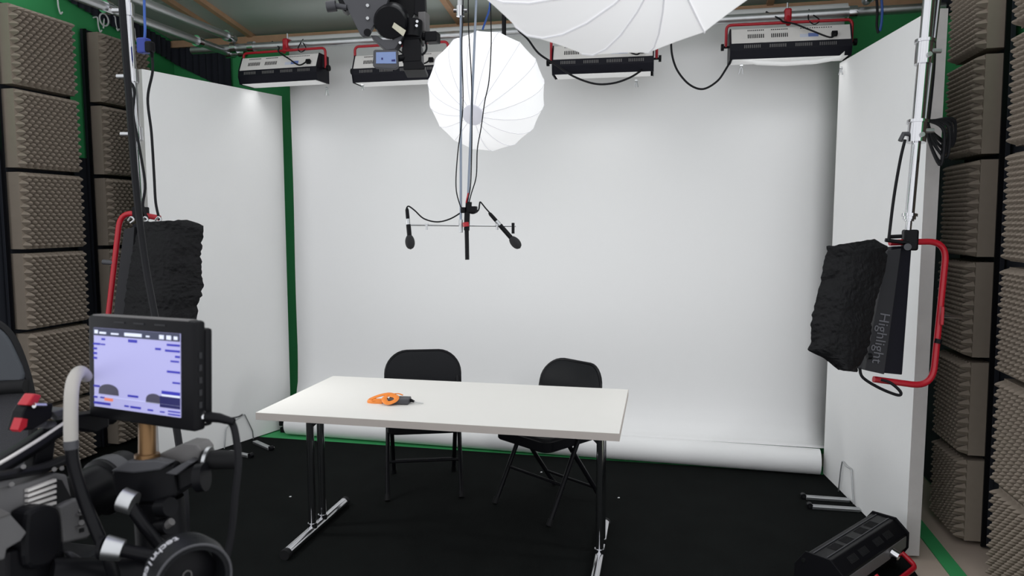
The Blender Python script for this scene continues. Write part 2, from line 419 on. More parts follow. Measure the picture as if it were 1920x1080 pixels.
# black foot in the gap between flat and paper
p = W(541, 792, y=4.78); p.x -= .03
mb = MB().box((p.x, p.y, p.z/2+.045), (.06, .07, p.z-.02), ch=.006).box((p.x, p.y, .02), (.05, .05, .04))
tag(obj('stand_foot', mb, M_black, loc=(p.x, p.y, 0)), 'small black stand foot at the bottom of the green gap', 'stand')
for (px, py, lab) in ((542, 932, 'tiny white scrap on the carpet beside the T leg below the orange strap end'), (1013, 886, 'tiny white scrap on the carpet under the askew folding chair'), (1158, 934, 'tiny white scrap on the carpet just outside the table leg by the askew chair')):
    p = W(px, py, z=.008)
    tag(obj('paper_scrap', MB().prism([p, p+Vector((.012, .002, 0)), p+Vector((.010, .009, .001)), p+Vector((.001, .007, 0))], (0, 0, .003)), M_white, loc=p), lab, 'scrap', 'scraps on the carpet')

# ------------------------------------------------------------------ table
TH = .71
c0, c1, c2, c3 = W(475, 774, z=TH), W(1159, 811, z=TH), W(1180, 730, z=TH), W(626, 705, z=TH)
xl = (c0.x+c3.x)/2; xr = (c1.x+c2.x)/2; yf = (c0.y+c1.y)/2; yb = (c2.y+c3.y)/2
rt = math.atan2(c1.y-c0.y, c1.x-c0.x)*.6
tw, td = xr-xl, yb-yf
T = thing('folding_table', 'long white folding table with chrome T legs in front of the backdrop', 'table', ((xl+xr)/2, (yf+yb)/2, .008), rt)
tt = obj('tabletop', MB().box((0, 0, TH-.008-.017), (tw, td, .034)), M_top, T, bevel=.001)
for (c, d) in (((0, -td/2, 0), (tw+.002, .003, .031)), ((0, td/2, 0), (tw+.002, .003, .031)), ((-tw/2, 0, 0), (.003, td, .031)), ((tw/2, 0, 0), (.003, td, .031))):
    obj('edge_band', MB().box((c[0], c[1], TH-.008-.0175), d), M_tedge, tt)
for s, lx in ((-1, -tw/2+.085), (1, tw/2-.10)):
    lg = obj('leg', MB().tube([(lx, -.31, .024), (lx, .31, .024)], .024, 16, flat=(Vector((1, 0, 0)), 1.0)), M_chrome, T, smooth=True)
    lg.name = 'leg_foot'
    for e in (-1, 1):
        obj('end_cap', MB().tube([(lx, e*.305, .0235), (lx, e*.335, .0235)], .0245, 16), M_rubber, lg, smooth=True)
    for yy in (-.055, .055):
        po = obj('leg_post', MB().tube([(lx, yy, .03), (lx, yy, TH-.04)], .0185, 16), M_chrome, T, smooth=True)
        obj('collar', MB().tube([(lx, yy, .036), (lx, yy, .062)], .0225, 16), M_chrome, po, smooth=True)
    br = obj('brace', MB().tube([(lx, -.055, TH-.17), (lx-s*.14, -.03, TH-.045)], .006, 8), M_blackm, T, smooth=True)
    obj('under_plate', MB().box((lx, 0, TH-.047), (.06, .5, .008)), M_blackm, T)
obj('under_rail', MB().box((0, 0, TH-.06), (tw-.3, .03, .03)), M_blackm, T)

# ------------------------------------------------------------------ folding chairs
def chair(label, loc, rz):
    t = thing('folding_chair', label, 'chair', loc, rz, 'folding chairs behind the table')
    w = .205
    for s in (-1, 1):
        lg = obj('front_leg', MB().tube(rounded([(s*w, -.235, .0), (s*w, .01, .45), (s*w, .14, .62)], .12, 6), .0125, 12), M_blackm, t, smooth=True)
        obj('rubber_tip', MB().tube([(s*w, -.237, 0), (s*w, -.222, .03)], .0155, 12), M_rubber, lg, smooth=True)
        lg = obj('rear_leg', MB().tube([(s*(w-.022), .215, 0), (s*(w-.022), -.10, .425)], .0125, 12), M_blackm, t, smooth=True)
        obj('rubber_tip', MB().tube([(s*(w-.022), .217, 0), (s*(w-.022), .198, .028)], .0155, 12), M_rubber, lg, smooth=True)
        obj('hinge_plate', MB().box((s*(w-.012), -.01, .392), (.006, .09, .03)), M_blackm, t)
    obj('rung', MB().tube([(-w, -.135, .185), (w, -.135, .185)], .008, 10), M_blackm, t, smooth=True)
    obj('rung', MB().tube([(-w+.02, .14, .10), (w-.02, .14, .10)], .008, 10), M_blackm, t, smooth=True)
    # seat: steel pan with padded top
    def rr(wx, y0, y1, r, z):
        pts = []
        for (cx, cy, a0) in ((wx-r, y1-r, 0), (-wx+r, y1-r, 90), (-wx+r, y0+r, 180), (wx-r, y0+r, 270)):
            for k in range(6): an = math.radians(a0+k*18); pts.append((cx+r*math.cos(an), cy+r*math.sin(an), z))
        return pts
    mb = MB(); L = [rr(.195, -.245, .155, .05, .372), rr(.2, -.25, .16, .055, .378), rr(.2, -.25, .16, .055, .425), rr(.195, -.245, .155, .05, .428)]
    k = len(L[0]); vs = sum(L, []); fs = [(i*k+j, i*k+(j+1) % k, (i+1)*k+(j+1) % k, (i+1)*k+j) for i in range(3) for j in range(k)]
    mb.add(vs, fs+[tuple(range(k-1, -1, -1)), tuple(3*k+j for j in range(k))]); obj('seat_pan', mb, M_blackm, t, smooth=True)
    mb = MB(); L = [rr(.19, -.24, .15, .05, .427), rr(.188, -.238, .148, .05, .440), rr(.165, -.215, .125, .05, .450), rr(.08, -.125, .035, .04, .453)]
    vs = sum(L, []); mb.add(vs, fs+[tuple(range(k-1, -1, -1)), tuple(3*k+j for j in range(k))]); obj('seat', mb, M_vinyl, t, smooth=True)
    # backrest: pad with big rounded top corners, gently curved, in a tube frame
    def outline(grow):
        pts = []; wx = .218+grow; zt = .755+grow; zb = .50-grow; r = .125
        for (cx, cz, a0, n, rad) in ((wx-r, zt-r, 0, 9, r), (-wx+r, zt-r, 90, 9, r), (-wx+.03, zb+.03, 180, 5, .03), (wx-.03, zb+.03, 270, 5, .03)):
            for k in range(n): an = math.radians(a0+90*k/(n-1)); pts.append((cx+rad*math.cos(an), cz+rad*math.sin(an)))
        return pts
    def lift(x, z, off): return (x, .10+.22*(z-.5)+.05*(1-(x/.23)**2)+off, z)
    o0 = outline(0); o1 = outline(-.02)
    mb = MB(); k = len(o0)
    vs = [lift(x, z, -.016) for x, z in o1]+[lift(x, z, -.006) for x, z in o0]+[lift(x, z, .012) for x, z in o0]+[lift(x, z, .018) for x, z in o1]
    fs = [(i*k+j, i*k+(j+1) % k, (i+1)*k+(j+1) % k, (i+1)*k+j) for i in range(3) for j in range(k)]
    mid0 = len(vs); vs += [lift(0, .64, -.020), lift(0, .64, .022)]
    fs += [(j, mid0, (j+1) % k) for j in range(k)]+[(3*k+j, 3*k+(j+1) % k, mid0+1) for j in range(k)]
    mb.add(vs, fs); obj('backrest', mb, M_vinyl, t, smooth=True)
    oo = outline(.004); obj('back_frame', MB().tube([lift(x, z, .004) for x, z in oo], .0085, 8, closed=True), M_blackm, t, smooth=True)
    return t
pL = (W(730, 937, z=.012)+W(874, 926, z=.012))/2
chair('black padded folding chair facing the table, squarely behind the orange strap', pL+Vector((-.09, .19, 0)), math.radians(20))
fl, fr = W(928, 943, z=.012), W(1030, 986, z=.012)
ang = math.atan2(fr.y-fl.y, fr.x-fl.x)
nn = Vector((-math.sin(ang), math.cos(ang), 0))
chair('black padded folding chair turned askew at the bare end of the table', (fl+fr)/2+nn*.235, ang)

# ------------------------------------------------------------------ orange strap and small pack on the table
p = W(738, 751, z=TH+.012)
t = thing('radio_pack', 'small dark radio pack with a bunched orange strap lying on the white table', 'radio pack', (p.x, p.y, TH), .12)
obj('pack_body', MB().box((.028, 0, .014), (.098, .064, .026), ch=.004), M_dgrey, t)
obj('antenna_boot', MB().tube([(.070, .014, .014), (.098, 0, .010)], [.010, .005], 10), M_rubber, t, smooth=True)
obj('antenna_wire', MB().tube([(.096, 0, .010), (.115, -.003, .006), (.142, -.005, .004)], .002, 6), M_steel, t, smooth=True)
def strap(pts, wdt=.010):
    return MB().tube(smoothpath(pts, 5), wdt, 8, flat=(Vector((0, 0, 1)), .3))
obj('strap', strap([(.0, .028, .031), (-.03, .03, .036), (-.07, .018, .030), (-.105, .004, .018), (-.112, -.004, .012), (-.09, -.012, .008), (-.05, -.012, .008)], .016), M_orange, t, smooth=True)
obj('strap', strap([(-.03, .02, .034), (-.04, -.012, .026), (-.03, -.038, .016), (-.008, -.046, .012), (.018, -.036, .022), (.014, -.008, .032), (-.018, .006, .036)], .013), M_orange, t, smooth=True)
obj('strap', strap([(-.10, -.004, .012), (-.065, .0, .014), (-.03, -.004, .02)], .014), M_orange, t, smooth=True)
obj('strap', strap([(-.02, .032, .034), (.012, .038, .036), (.035, .034, .030)], .007), M_orange, t, smooth=True)

# ------------------------------------------------------------------ overhead pipes
YPI = 4.66; 
ZP = (W(443, 86, y=YPI).z+W(1500, 33, y=YPI).z)/2
xlp = W(443, 86, y=YPI).x; xrp = W(1622, 16, y=YPI).x
RP = .026
pipes = 'scaffold pipes under the roof'
def pipe(label, a, b, r=RP, rings=()):
    t = thing('scaffold_pipe', label, 'pipe', a, 0, pipes)
    a = Vector(a); b = Vector(b)
    obj('tube', MB().tube([a, b], r, 20), M_steel, t, world=True, smooth=True)
    for s in rings:
        c = a.lerp(b, s); d = (b-a).normalized()
        obj('coupler', MB().tube([c-d*.022, c+d*.022], r+.010, 16), M_chrome, t, world=True, smooth=True)
    return t
pipe('horizontal steel pipe across the top of the backdrop carrying four lamps', (xlp-.35, YPI, ZP), (XR-.06, YPI, ZP), rings=(.07, .098, .36, .68, .9))
pipe('steel pipe running towards the set above the hanging blue plug', (xlp, YPI-.02, ZP+.055), (xlp, .8, ZP+.055), rings=(.02, .28, .31))
XF = W(378, 80, z=ZP-.02).x
pipe('steel pipe along the green wall behind the blue plug', (XF, YPI+.1, ZP-.02), (XF, .8, ZP-.02), rings=(.1, .3))
pipe('steel pipe running towards the set above the coiled cable', (xrp, YPI-.02, ZP+.055), (xrp+.02, .9, ZP+.055), rings=(.03, .1))
pipe('short steel pipe joining the two pipes by the ribbed drape', (XF, YPI+.03, ZP-.03), (xlp+.05, YPI+.03, ZP-.03), r=.02, rings=(.1, .85))

# ------------------------------------------------------------------ fluorescent bank lamps
def bank_parts(t, w=.60, black=False):
    """body along local x; back panel towards -y; opening downwards"""
    pf = [(.07, .085), (-.045, .09), (-.085, .0), (.07, .0)]
    obj('housing', MB().prism([(-w/2, y, z) for y, z in pf], (w, 0, 0)), M_visor if black else M_silver, t, bevel=.003)
    pf = [(.07, -.001), (-.087, -.001), (-.09, -.04), (-.075, -.088), (-.07, -.088), (-.083, -.04), (.065, -.04), (.065, -.088), (.07, -.088)]
    v = obj('visor', MB().prism([(-w/2, y, z) for y, z in pf], (w, 0, 0)), M_visor, t)
    for s in (-1, 1):
        pe = [(.072, .088), (-.047, .093), (-.088, .0), (-.093, -.042), (-.078, -.09), (.072, -.09)]
        obj('end_plate', MB().prism([(s*(w/2), y, z) for y, z in pe], (s*.006, 0, 0)), M_visor, t)
        kn = obj('tilt_knob', MB().tube([(s*(w/2+.006), 0, 0), (s*(w/2+.045), 0, 0)], .007, 10).tube([(s*(w/2+.034), 0, 0), (s*(w/2+.05), 0, 0)], .02, 12), M_black, t, smooth=True)
    nrm = Vector((0, -.09, .04)).normalized(); upv = Vector((0, .04, .09)).normalized()
    R = R3((1, 0, 0), upv)
    def onback(x, s): return Vector((x, -.085, 0)) + upv*s + nrm*.0006
    mb = MB()
    for x0 in (-.19, -.06):
        for k in range(9): mb.box(onback(x0-.04+k*.0105, .045), (.005, .026, .002), R)
        for k in range(9): mb.box(onback(x0-.04+k*.0105, .085), (.006, .006, .002), R)
    for k in range(14): mb.box(onback(.06+k*.0125, .085), (.006, .005, .002), R)
    obj('vent_slots', mb, M_slot, t)['kind'] = 'stuff'
    mb = MB()
    for x0 in (-.21, -.07, .07, .2):
        for k in range(9): mb.box((x0-.04+k*.0105, -.0895, -.02), (.005, .003, .018))
    obj('visor_slots', mb, M_slot if black else M_mgrey, v)['kind'] = 'stuff'
    if not black:
        obj('sticker', MB().box(onback(.075, .035), (.045, .022, .001), R), M_sticker, t)
        obj('sticker', MB().box(onback(.125, .038), (.055, .024, .001), R), M_stickb, t)
        pl = obj('mains_plug', MB().box(onback(.235, .03)+nrm*.012, (.032, .026, .024), R, ch=.004), M_black, t)
    g = obj('diffuser', MB().prism([(-w/2+.012, y, z) for y, z in ((-.074, -.09), (.066, -.09), (.066, -.087), (-.074, -.087))], (w-.024, 0, 0)), M_gel if not black else M_flat, t)
def yoke(t, w, h, r=.0085, red=True):
    x = w/2+.022
    obj('yoke', MB().tube(rounded([(-x, 0, 0), (-x, 0, h), (x, 0, h), (x, 0, 0)], .03, 5), r, 10), M_red, t, smooth=True)
def top_lamp(px, py, label, rz=0., w=.60, yk=.135, tilt=0.):
    p = W(px, py, y=YPI-.05)
    t = thing('bank_lamp', label, 'lamp', p, rz, 'bank lamps hung from the back pipe')
    bank_parts(t, w)
    hz = ZP-p.z
    yh = max(.1, hz-.05); yoke(t, w, yh)
    cl = obj('pipe_clamp', MB().box((0, .05, hz), (.04, .075, .075), ch=.01).tube([(0, 0, yh-.01), (0, .03, hz)], .014, 10), M_red, t)
    obj('clamp_wing', MB().box((.035, .05, hz+.01), (.03, .012, .03), ch=.003).tube([(0, .05, hz+.03), (0, .05, hz+.075)], .006, 8), M_steel, cl)
    obj('power_lead', MB().tube(smoothpath([(.235, -.10, .03), (.20, -.14, .0), (.10, -.10, .055), (.02, -.07, .10), (-.03, -.02, yh), (-.05, .02, hz-.02), (-.12, .05, hz+.03)], 5), .005, 6), M_cable, t, smooth=True)
    obj('safety_wire', MB().tube(smoothpath([(.12, .05, hz+.03), (.11, 0, yh+.01), (.14, -.012, yh-.02), (.17, 0, yh+.005), (.13, .03, hz)], 4), .0035, 6), M_cable, t, smooth=True)
    # the lamp's own light
    L = bpy.data.lights.new('bank_light', 'AREA'); L.shape = 'RECTANGLE'; L.size = w-.06; L.size_y = .13; L.energy = TOP_W; L.spread = math.radians(115)
    lo = bpy.data.objects.new('bank_light', L); COL.objects.link(lo); lo.parent = t; lo.location = (0, 0, -.097); lo.rotation_euler = (math.radians(-4), 0, 0)
    return t
def clip(px, py, y, label, k=1.):
    p = W(px, py, y=y); t = MB()
    for s in (-1, 1):
        t.tube([p+Vector((s*.004, 0, .012*k)), p+Vector((s*.002, 0, -.006*k)), p+Vector((s*.012*k, .004, -.045*k))], .004, 6)
    t.tube([p+Vector((-.008, 0, 0)), p+Vector((.008, 0, 0))], .007, 10)
    return tag(obj('spring_clip', t, M_steel, loc=p, smooth=True), label, 'clip', 'spring clips under the bank lamps')
top_lamp(533, 133, 'grey bank lamp on a red yoke above the green gap', math.radians(-3), w=.585)
top_lamp(752, 130, 'grey bank lamp on a red yoke behind the hanging overhead camera')
top_lamp(1131, 114, 'grey bank lamp hanging under the large white lantern', math.radians(2), w=.60)
top_lamp(1477, 84, 'grey bank lamp on a red yoke hanging nearest the chrome pole', math.radians(2), w=.65)
clip(613, 166, 4.56, 'steel spring clip at the corner of the lamp above the green gap')
clip(680, 160, 4.56, 'steel spring clip under the lamp behind the overhead camera', .7)
clip(1193, 152, 4.56, 'steel spring clip under the lamp below the large lantern', .8)
clip(1390, 124, 4.56, 'steel spring clip under the corner lamp, beside its hanging cable')
clip(1577, 128, 4.6, 'steel spring clip where corner lamp meets the white flat', .8)
# bunched gel under the corner lamp
p = [W(1372, 112, y=4.53), W(1392, 107, y=4.53), W(1420, 114, y=4.53), W(1470, 116, y=4.53), W(1530, 112, y=4.53), W(1575, 104, y=4.53), W(1584, 96, y=4.53)]
q = [v+Vector((0, .01, -.022)) for v in p]
mb = MB().add(p+q, [(i, i+1, i+8, i+7) for i in range(6)])
o = obj('gel_sheet', mb, M_gel, loc=p[3], smooth=True); s = o.modifiers.new('t', 'SOLIDIFY'); s.thickness = .002
tag(o, 'strip of white diffusion gel clipped along the underside of the corner lamp', 'gel')

# side lamps with black foil -------------------------------------------------
def foil(name, left, right, d, parent, amp=.010, seed=0, dd=0.):
    """crumpled sheet between two pixel polylines at camera distance d"""
    def samp(pl, s):
        s *= len(pl)-1; i = min(int(s), len(pl)-2); f = s-i
        return pl[i][0]*(1-f)+pl[i+1][0]*f, pl[i][1]*(1-f)+pl[i+1][1]*f
    nu, nv = 34, 50; vs = []; fs = []
    for j in range(nv+1):
        l = samp(left, j/nv); r = samp(right, j/nv)
        for i in range(nu+1):
            s = i/nu; px, py = l[0]+(r[0]-l[0])*s, l[1]+(r[1]-l[1])*s
            q = Vector((px/38+seed, py/30, seed)); e = mnoise.noise(q)*.5
            q2 = Vector((px/16, py/11+seed, 3)); e += .35*abs(mnoise.noise(q2))+.15*mnoise.noise(q2*2.3)
            edge = 5.5*mnoise.noise(Vector((py/9., seed, 1 if s < .5 else 9)))*abs(2*s-1)**4
            vs.append(W(px+edge, py+2.5*mnoise.noise(Vector((px/10., seed, 5)))*abs(2*j/nv-1)**4, d=d + dd*s + amp*e*2 - .05*math.sin(s*PI)))
    S = nu+1
    for j in range(nv):
        for i in range(nu): fs.append((j*S+i, j*S+i+1, (j+1)*S+i+1, (j+1)*S+i))
    o = obj(name, MB().add(vs, fs), M_wrap, parent, world=True)
    s = o.modifiers.new('t', 'SOLIDIFY'); s.thickness = .002
    return o
DR = 2.98
c = W(1690, 580, d=DR)
t = thing('bank_lamp', 'black foil wrapped lamp on a red yoke hanging from the chrome pole', 'lamp', W(1702, 450, d=DR), 0, 'side bank lamps wrapped in black foil')
# body from its corner pixels, depth away from the camera
def bodyprism(pp, d, dep): return MB().prism([W(x, y, d=d) for x, y in pp], FW*dep)
ht = obj('housing', bodyprism([(1672, 462), (1710, 460), (1692, 703), (1634, 697)], DR, .14), M_visor, t, world=True, bevel=.004)
gp = obj('side_plate', bodyprism([(1664, 470), (1690, 466), (1658, 702), (1622, 694)], DR-.035, .03), M_plate, t, world=True, bevel=.002)
u = (W(1644, 690, d=DR-.036)-W(1666, 560, d=DR-.036)).normalized()
text_mesh('Highlight', .058, 'lettering', M_letter, t, frame_mtx(W(1651, 634, d=DR-.038)-Vector(t.location), u, UP*.17+RT), .001)
obj('cable_gland', MB().tube([W(1626, 668, d=DR-.04), W(1634, 668, d=DR-.04)], .012, 10), M_black, t, world=True)
foil('foil_wrap', [(1552, 462), (1545, 490), (1538, 530), (1525, 580), (1520, 610), (1521, 640), (1514, 657), (1545, 672), (1572, 694)], [(1640, 448), (1664, 462), (1662, 500), (1650, 540), (1640, 575), (1634, 615), (1630, 650), (1618, 676), (1606, 698)], DR-.09, t, seed=2)
yk = [W(1680, 456, d=DR+.02), W(1742, 452, d=DR+.02), W(1775, 470, d=DR+.02), W(1770, 520, d=DR), W(1754, 690, d=DR), W(1735, 724, d=DR), W(1640, 711, d=DR)]
obj('yoke', MB().tube(rounded([W(1668, 455, d=DR+.02), W(1776, 452, d=DR+.02), W(1748, 726, d=DR), W(1638, 711, d=DR)], .085, 8), .013, 12), M_red, t, world=True, smooth=True)
obj('yoke_band', MB().tube([W(1760, 636, d=DR), W(1758, 644, d=DR)], .0145, 12), M_black, t, world=True)
pn = obj('spigot_pin', MB().tube([W(1766, 592, d=DR), W(1803, 595, d=DR)], .010, 12), M_chrome, t, world=True, smooth=True)
obj('spigot_plate', MB().box(W(1766, 592, d=DR-.012), (.012, .02, .075), ch=.003), M_red, pn, world=True)
sk = obj('yoke_socket', MB().box(W(1706, 450, d=DR+.01), (.055, .05, .085), ch=.008), M_black, t, world=True)
obj('tommy_bar', MB().tube([W(1660, 450, d=DR-.02), W(1704, 456, d=DR-.03)], .008, 10).tube([W(1668, 444, d=DR-.02), W(1690, 443, d=DR-.02)], .008, 10), M_black, sk, world=True, smooth=True)
obj('lock_knob', MB().tube([W(1702, 463, d=DR-.03), W(1702, 463, d=DR-.05)], .014, 14), M_dgrey, sk, world=True, smooth=True)
obj('lead_loop', MB().tube(smoothpath([W(1612, 690, d=DR-.05), W(1618, 708, d=DR-.06), W(1650, 728, d=DR-.06), W(1684, 741, d=DR-.06), W(1688, 734, d=DR-.06), W(1670, 718, d=DR-.05), W(1652, 712, d=DR-.03)], 5), .006, 8), M_cable, t, world=True, smooth=True)
def side_light(loc, aim, parent_name):
    L = bpy.data.lights.new('bank_light', 'AREA'); L.shape = 'RECTANGLE'; L.size = .12; L.size_y = .52; L.energy = SIDE_W; L.spread = math.radians(165)
    lo = bpy.data.objects.new('bank_light', L); COL.objects.link(lo); lo.location = loc
    lo.rotation_euler = (Vector(aim)-Vector(loc)).to_track_quat('-Z', 'Y').to_euler()
pl = W(1636, 585, d=DR+.07); side_light(pl, (-3.0, 4.6, .6), '')
obj('tube_window', MB().prism([W(1668, 475, d=DR+.02), W(1668, 475, d=DR+.12), W(1634, 690, d=DR+.12), W(1634, 690, d=DR+.02)], RT*-.004), M_gel, t, world=True)
# chrome hanging pole
tp = W(1742, 0, d=DR); ax = (W(1702, 440, d=DR)-tp).normalized(); tp2 = tp-ax*.27
t = thing('hanging_pole', 'chrome telescopic pole holding the black foil wrapped lamp by the white flat', 'pole', W(1704, 437, d=DR), 0)
P = lambda s: tp + ax*s
Lp = (W(1704, 437, d=DR)-tp).length
obj('outer_tube', MB().tube([tp2, P(.60*Lp)], .024, 16), M_chrome, t, world=True, smooth=True)
obj('inner_tube', MB().tube([P(.60*Lp), P(.95*Lp)], .018, 16), M_chrome, t, world=True, smooth=True)
obj('side_tube', MB().tube([tp2+RT*.045, P(.52*Lp)+RT*.028], .009, 12), M_dchrome, t, world=True, smooth=True)
for s, r, h in ((.225, .034, .05), (.565, .036, .045), (.93, .024, .012)):
    co = obj('clamp_collar', MB().tube([P(s*Lp-h), P(s*Lp+h)], r, 16).tube([P(s*Lp-h)-RT*.0, P(s*Lp-h)+ax*.012], r+.006, 16), M_chrome, t, world=True, smooth=True)
    if r > .03:
        obj('clamp_bolt', MB().tube([P(s*Lp)+RT*.02-FW*.02, P(s*Lp)+RT*.055-FW*.02], .010, 10).tube([P(s*Lp+.02)-FW*.03, P(s*Lp+.02)-FW*.045], .010, 8), M_steel, co, world=True, smooth=True)
obj('spigot', MB().tube([P(.95*Lp), P(1.03*Lp)], .012, 12), M_chrome, t, world=True, smooth=True)
kn = obj('lever', MB().tube([P(.575*Lp)-RT*.02, P(.575*Lp)-RT*.055, P(.605*Lp)-RT*.065], .010, 8), M_dgrey, t, world=True, smooth=True)
cable('lamp_lead', [W(1697, 262, d=DR-.03), W(1688, 300, d=DR-.03), W(1676, 370, d=DR-.03), W(1666, 452, d=DR-.03)], .006, 'black lead dropping from the pole lever to the foil wrapped lamp')
cable('pole_cable', [W(1752, 0, d=DR+.045)+Vector((0, 0, .25)), W(1752, 30, d=DR+.045), W(1750, 120, d=DR+.045), W(1741, 215, d=DR+.045), W(1738, 232, d=DR+.045)], .009, 'thick black cable running down behind the chrome pole')
# coil of cable hanging on the pole
t = thing('cable_coil', 'coiled black cable hanging from the chrome pole', 'cable coil', W(1742, 226, d=DR+.04))
hk = W(1740, 226, d=DR+.04)
for k in range(7):
    e = W(1762+k*4+random.uniform(-5, 5), 310-k*7, d=DR+.03+.008*k); md = (hk+e)/2; sd = RT*(.035+.004*k)
    obj('cable_turn', MB().tube(smoothpath([hk+RT*.004*k, md+sd+Vector((0, 0, .05)), e, md-sd*.55, hk-Vector((0, 0, .01))], 6, False), .006, 6), M_cable, t, world=True, smooth=True)

# lamp wrapped in foil by the other flat
DL = 3.45
t = thing('bank_lamp', 'black foil wrapped lamp on a red yoke behind the field monitor', 'lamp', W(275, 405, d=DL), 0, 'side bank lamps wrapped in black foil')
obj('housing', bodyprism([(248, 420), (300, 414), (290, 668), (232, 672)], DL, .14), M_visor, t, world=True, bevel=.004)
obj('side_plate', bodyprism([(216, 560), (232, 430), (252, 425), (236, 672), (206, 670)], DL-.02, .03), M_plate, t, world=True, bevel=.002)
foil('foil_wrap', [(268, 416), (256, 440), (246, 480), (240, 520), (234, 560), (230, 600), (228, 650)], [(352, 412), (383, 424), (377, 470), (378, 510), (382, 535), (372, 570), (362, 650)], DL-.09, t, seed=5)
obj('yoke', MB().tube(rounded([W(300, 409, d=DL), W(226, 396, d=DL), W(200, 620, d=DL), W(240, 690, d=DL)], .075, 8), .013, 12), M_red, t, world=True, smooth=True)
obj('yoke_socket', MB().box(W(264, 400, d=DL), (.06, .05, .06), ch=.006), M_black, t, world=True)
obj('spigot_pin', MB().tube([W(193, 491, d=DL), W(213, 493, d=DL)], .012, 12), M_dgrey, t, world=True, smooth=True)
for px in (246, 272, 297): obj('wire_clip', MB().tube(smoothpath([W(px-6, 414, d=DL-.07), W(px, 407, d=DL-.07), W(px+5, 412, d=DL-.07), W(px-2, 418, d=DL-.07)], 4), .005, 6), M_steel, t, world=True, smooth=True)
pl = W(312, 560, d=DL+.07); side_light(pl, (1.0, 4.6, .5), '')
# chrome drop pole for it
tp = W(238, 12, d=DL); bt = W(264, 398, d=DL); ax = (bt-tp).normalized()
t = thing('hanging_pole', 'chrome drop pole beside the thick black cable, holding the foil wrapped lamp', 'pole', bt)
obj('outer_tube', MB().tube([tp-ax*.18, tp.lerp(bt, .62)], .024, 16), M_chrome, t, world=True, smooth=True)
obj('inner_tube', MB().tube([tp.lerp(bt, .62), bt+ax*.01], .018, 16), M_chrome, t, world=True, smooth=True)
for s in (.02, .34, .62):
    co = obj('clamp_collar', MB().tube([tp.lerp(bt, s)-ax*.03, tp.lerp(bt, s)+ax*.03], .032, 16), M_chrome, t, world=True, smooth=True)
    obj('clamp_bolt', MB().tube([tp.lerp(bt, s)-RT*.02, tp.lerp(bt, s)-RT*.07], .010, 10), M_steel, co, world=True, smooth=True)
cb = [W(224, -40, d=2.9), W(228, 0, d=2.9), W(240, 160, d=2.9), W(255, 350, d=2.9), W(272, 490, d=2.9), W(290, 590, d=2.85), W(315, 720, d=2.8), W(333, 815, d=2.75), W(347, 930, d=2.7), W(350, 1010, d=2.7)]
e = cb[-1]; cb += [Vector((e.x+.01, e.y, e.z*.5)), Vector((e.x+.015, e.y, .03))]; cb = [cb[0]+Vector((0, 0, .35))]+cb
cable('heavy_cable', cb, .0135, 'thick black cable hanging in front of the chrome drop pole down to the carpet')
cable('lamp_lead', [W(240, 150, d=DL-.04), W(252, 168, d=DL-.04), W(250, 215, d=DL-.04), W(262, 280, d=DL-.04), W(272, 345, d=DL-.04), W(268, 385, d=DL-.04), W(276, 408, d=DL-.04)], .006, 'thin black lead looping from the drop pole clamp to the wrapped lamp')
cable('lamp_lead', [W(285, 105, d=DL-.05), W(286, 135, d=DL-.05), W(277, 185, d=DL-.05), W(284, 250, d=DL-.05), W(289, 330, d=DL-.05), W(292, 380, d=DL-.05), W(299, 412, d=DL-.05)], .006, 'thin black lead from the blue plug down to the wrapped lamp')
# blue plug and its cord
t = thing('power_plug', 'blue power socket with a black plug hanging on a blue cord', 'plug', W(272, 88, d=DL-.05))
obj('socket', MB().box(W(270, 86, d=DL-.05), (.05, .045, .07), ch=.008), M_blue, t, world=True)
obj('black_plug', MB().box(W(281, 88, d=DL-.07), (.035, .035, .05), ch=.008).tube([W(285, 98, d=DL-.06), W(285, 107, d=DL-.05)], .008, 8), M_black, t, world=True)
obj('blue_cord', MB().tube(smoothpath([W(270, -20, d=DL-.03), W(271, 30, d=DL-.03), W(272, 55, d=DL-.05), W(271, 76, d=DL-.05)], 5), .006, 8), M_bluec, t, world=True, smooth=True)

# small hooks on the green wall
def hook(px, py, kind, label):
    p = W(px, py, x=XL+.035); mb = MB()
    if kind == 0:
        mb.tube([p+Vector((0, .04*math.cos(a*PI/10), .04*math.sin(a*PI/10))) for a in range(20)], .006, 6, closed=True)
        mb.tube([p+Vector((-.03, .02, .085)), p, p-Vector((0, .01, .06))], .005, 6)
    else:
        mb.tube(smoothpath([p+Vector((-.032, 0, .05)), p+Vector((0, 0, .05)), p+Vector((.0, .006, 0)), p+Vector((0, .02, -.04)), p+Vector((0, .035, -.025))], 4), .005, 6)
    return tag(obj('wall_hook', mb, M_white, loc=p, smooth=True), label, 'hook', 'white hooks on the green wall')
hook(195, 37, 0, 'white ring hook on the wall above the second foam column')
hook(216, 45, 1, 'white bent hook just beside the ring hook')
hook(108, 12, 1, 'white wire hook above the first foam column')
hook(183, 47, 1, 'white wire hook at the top corner of the second foam column')
hook(252, 66, 1, 'white wire hook close by the hanging blue plug')

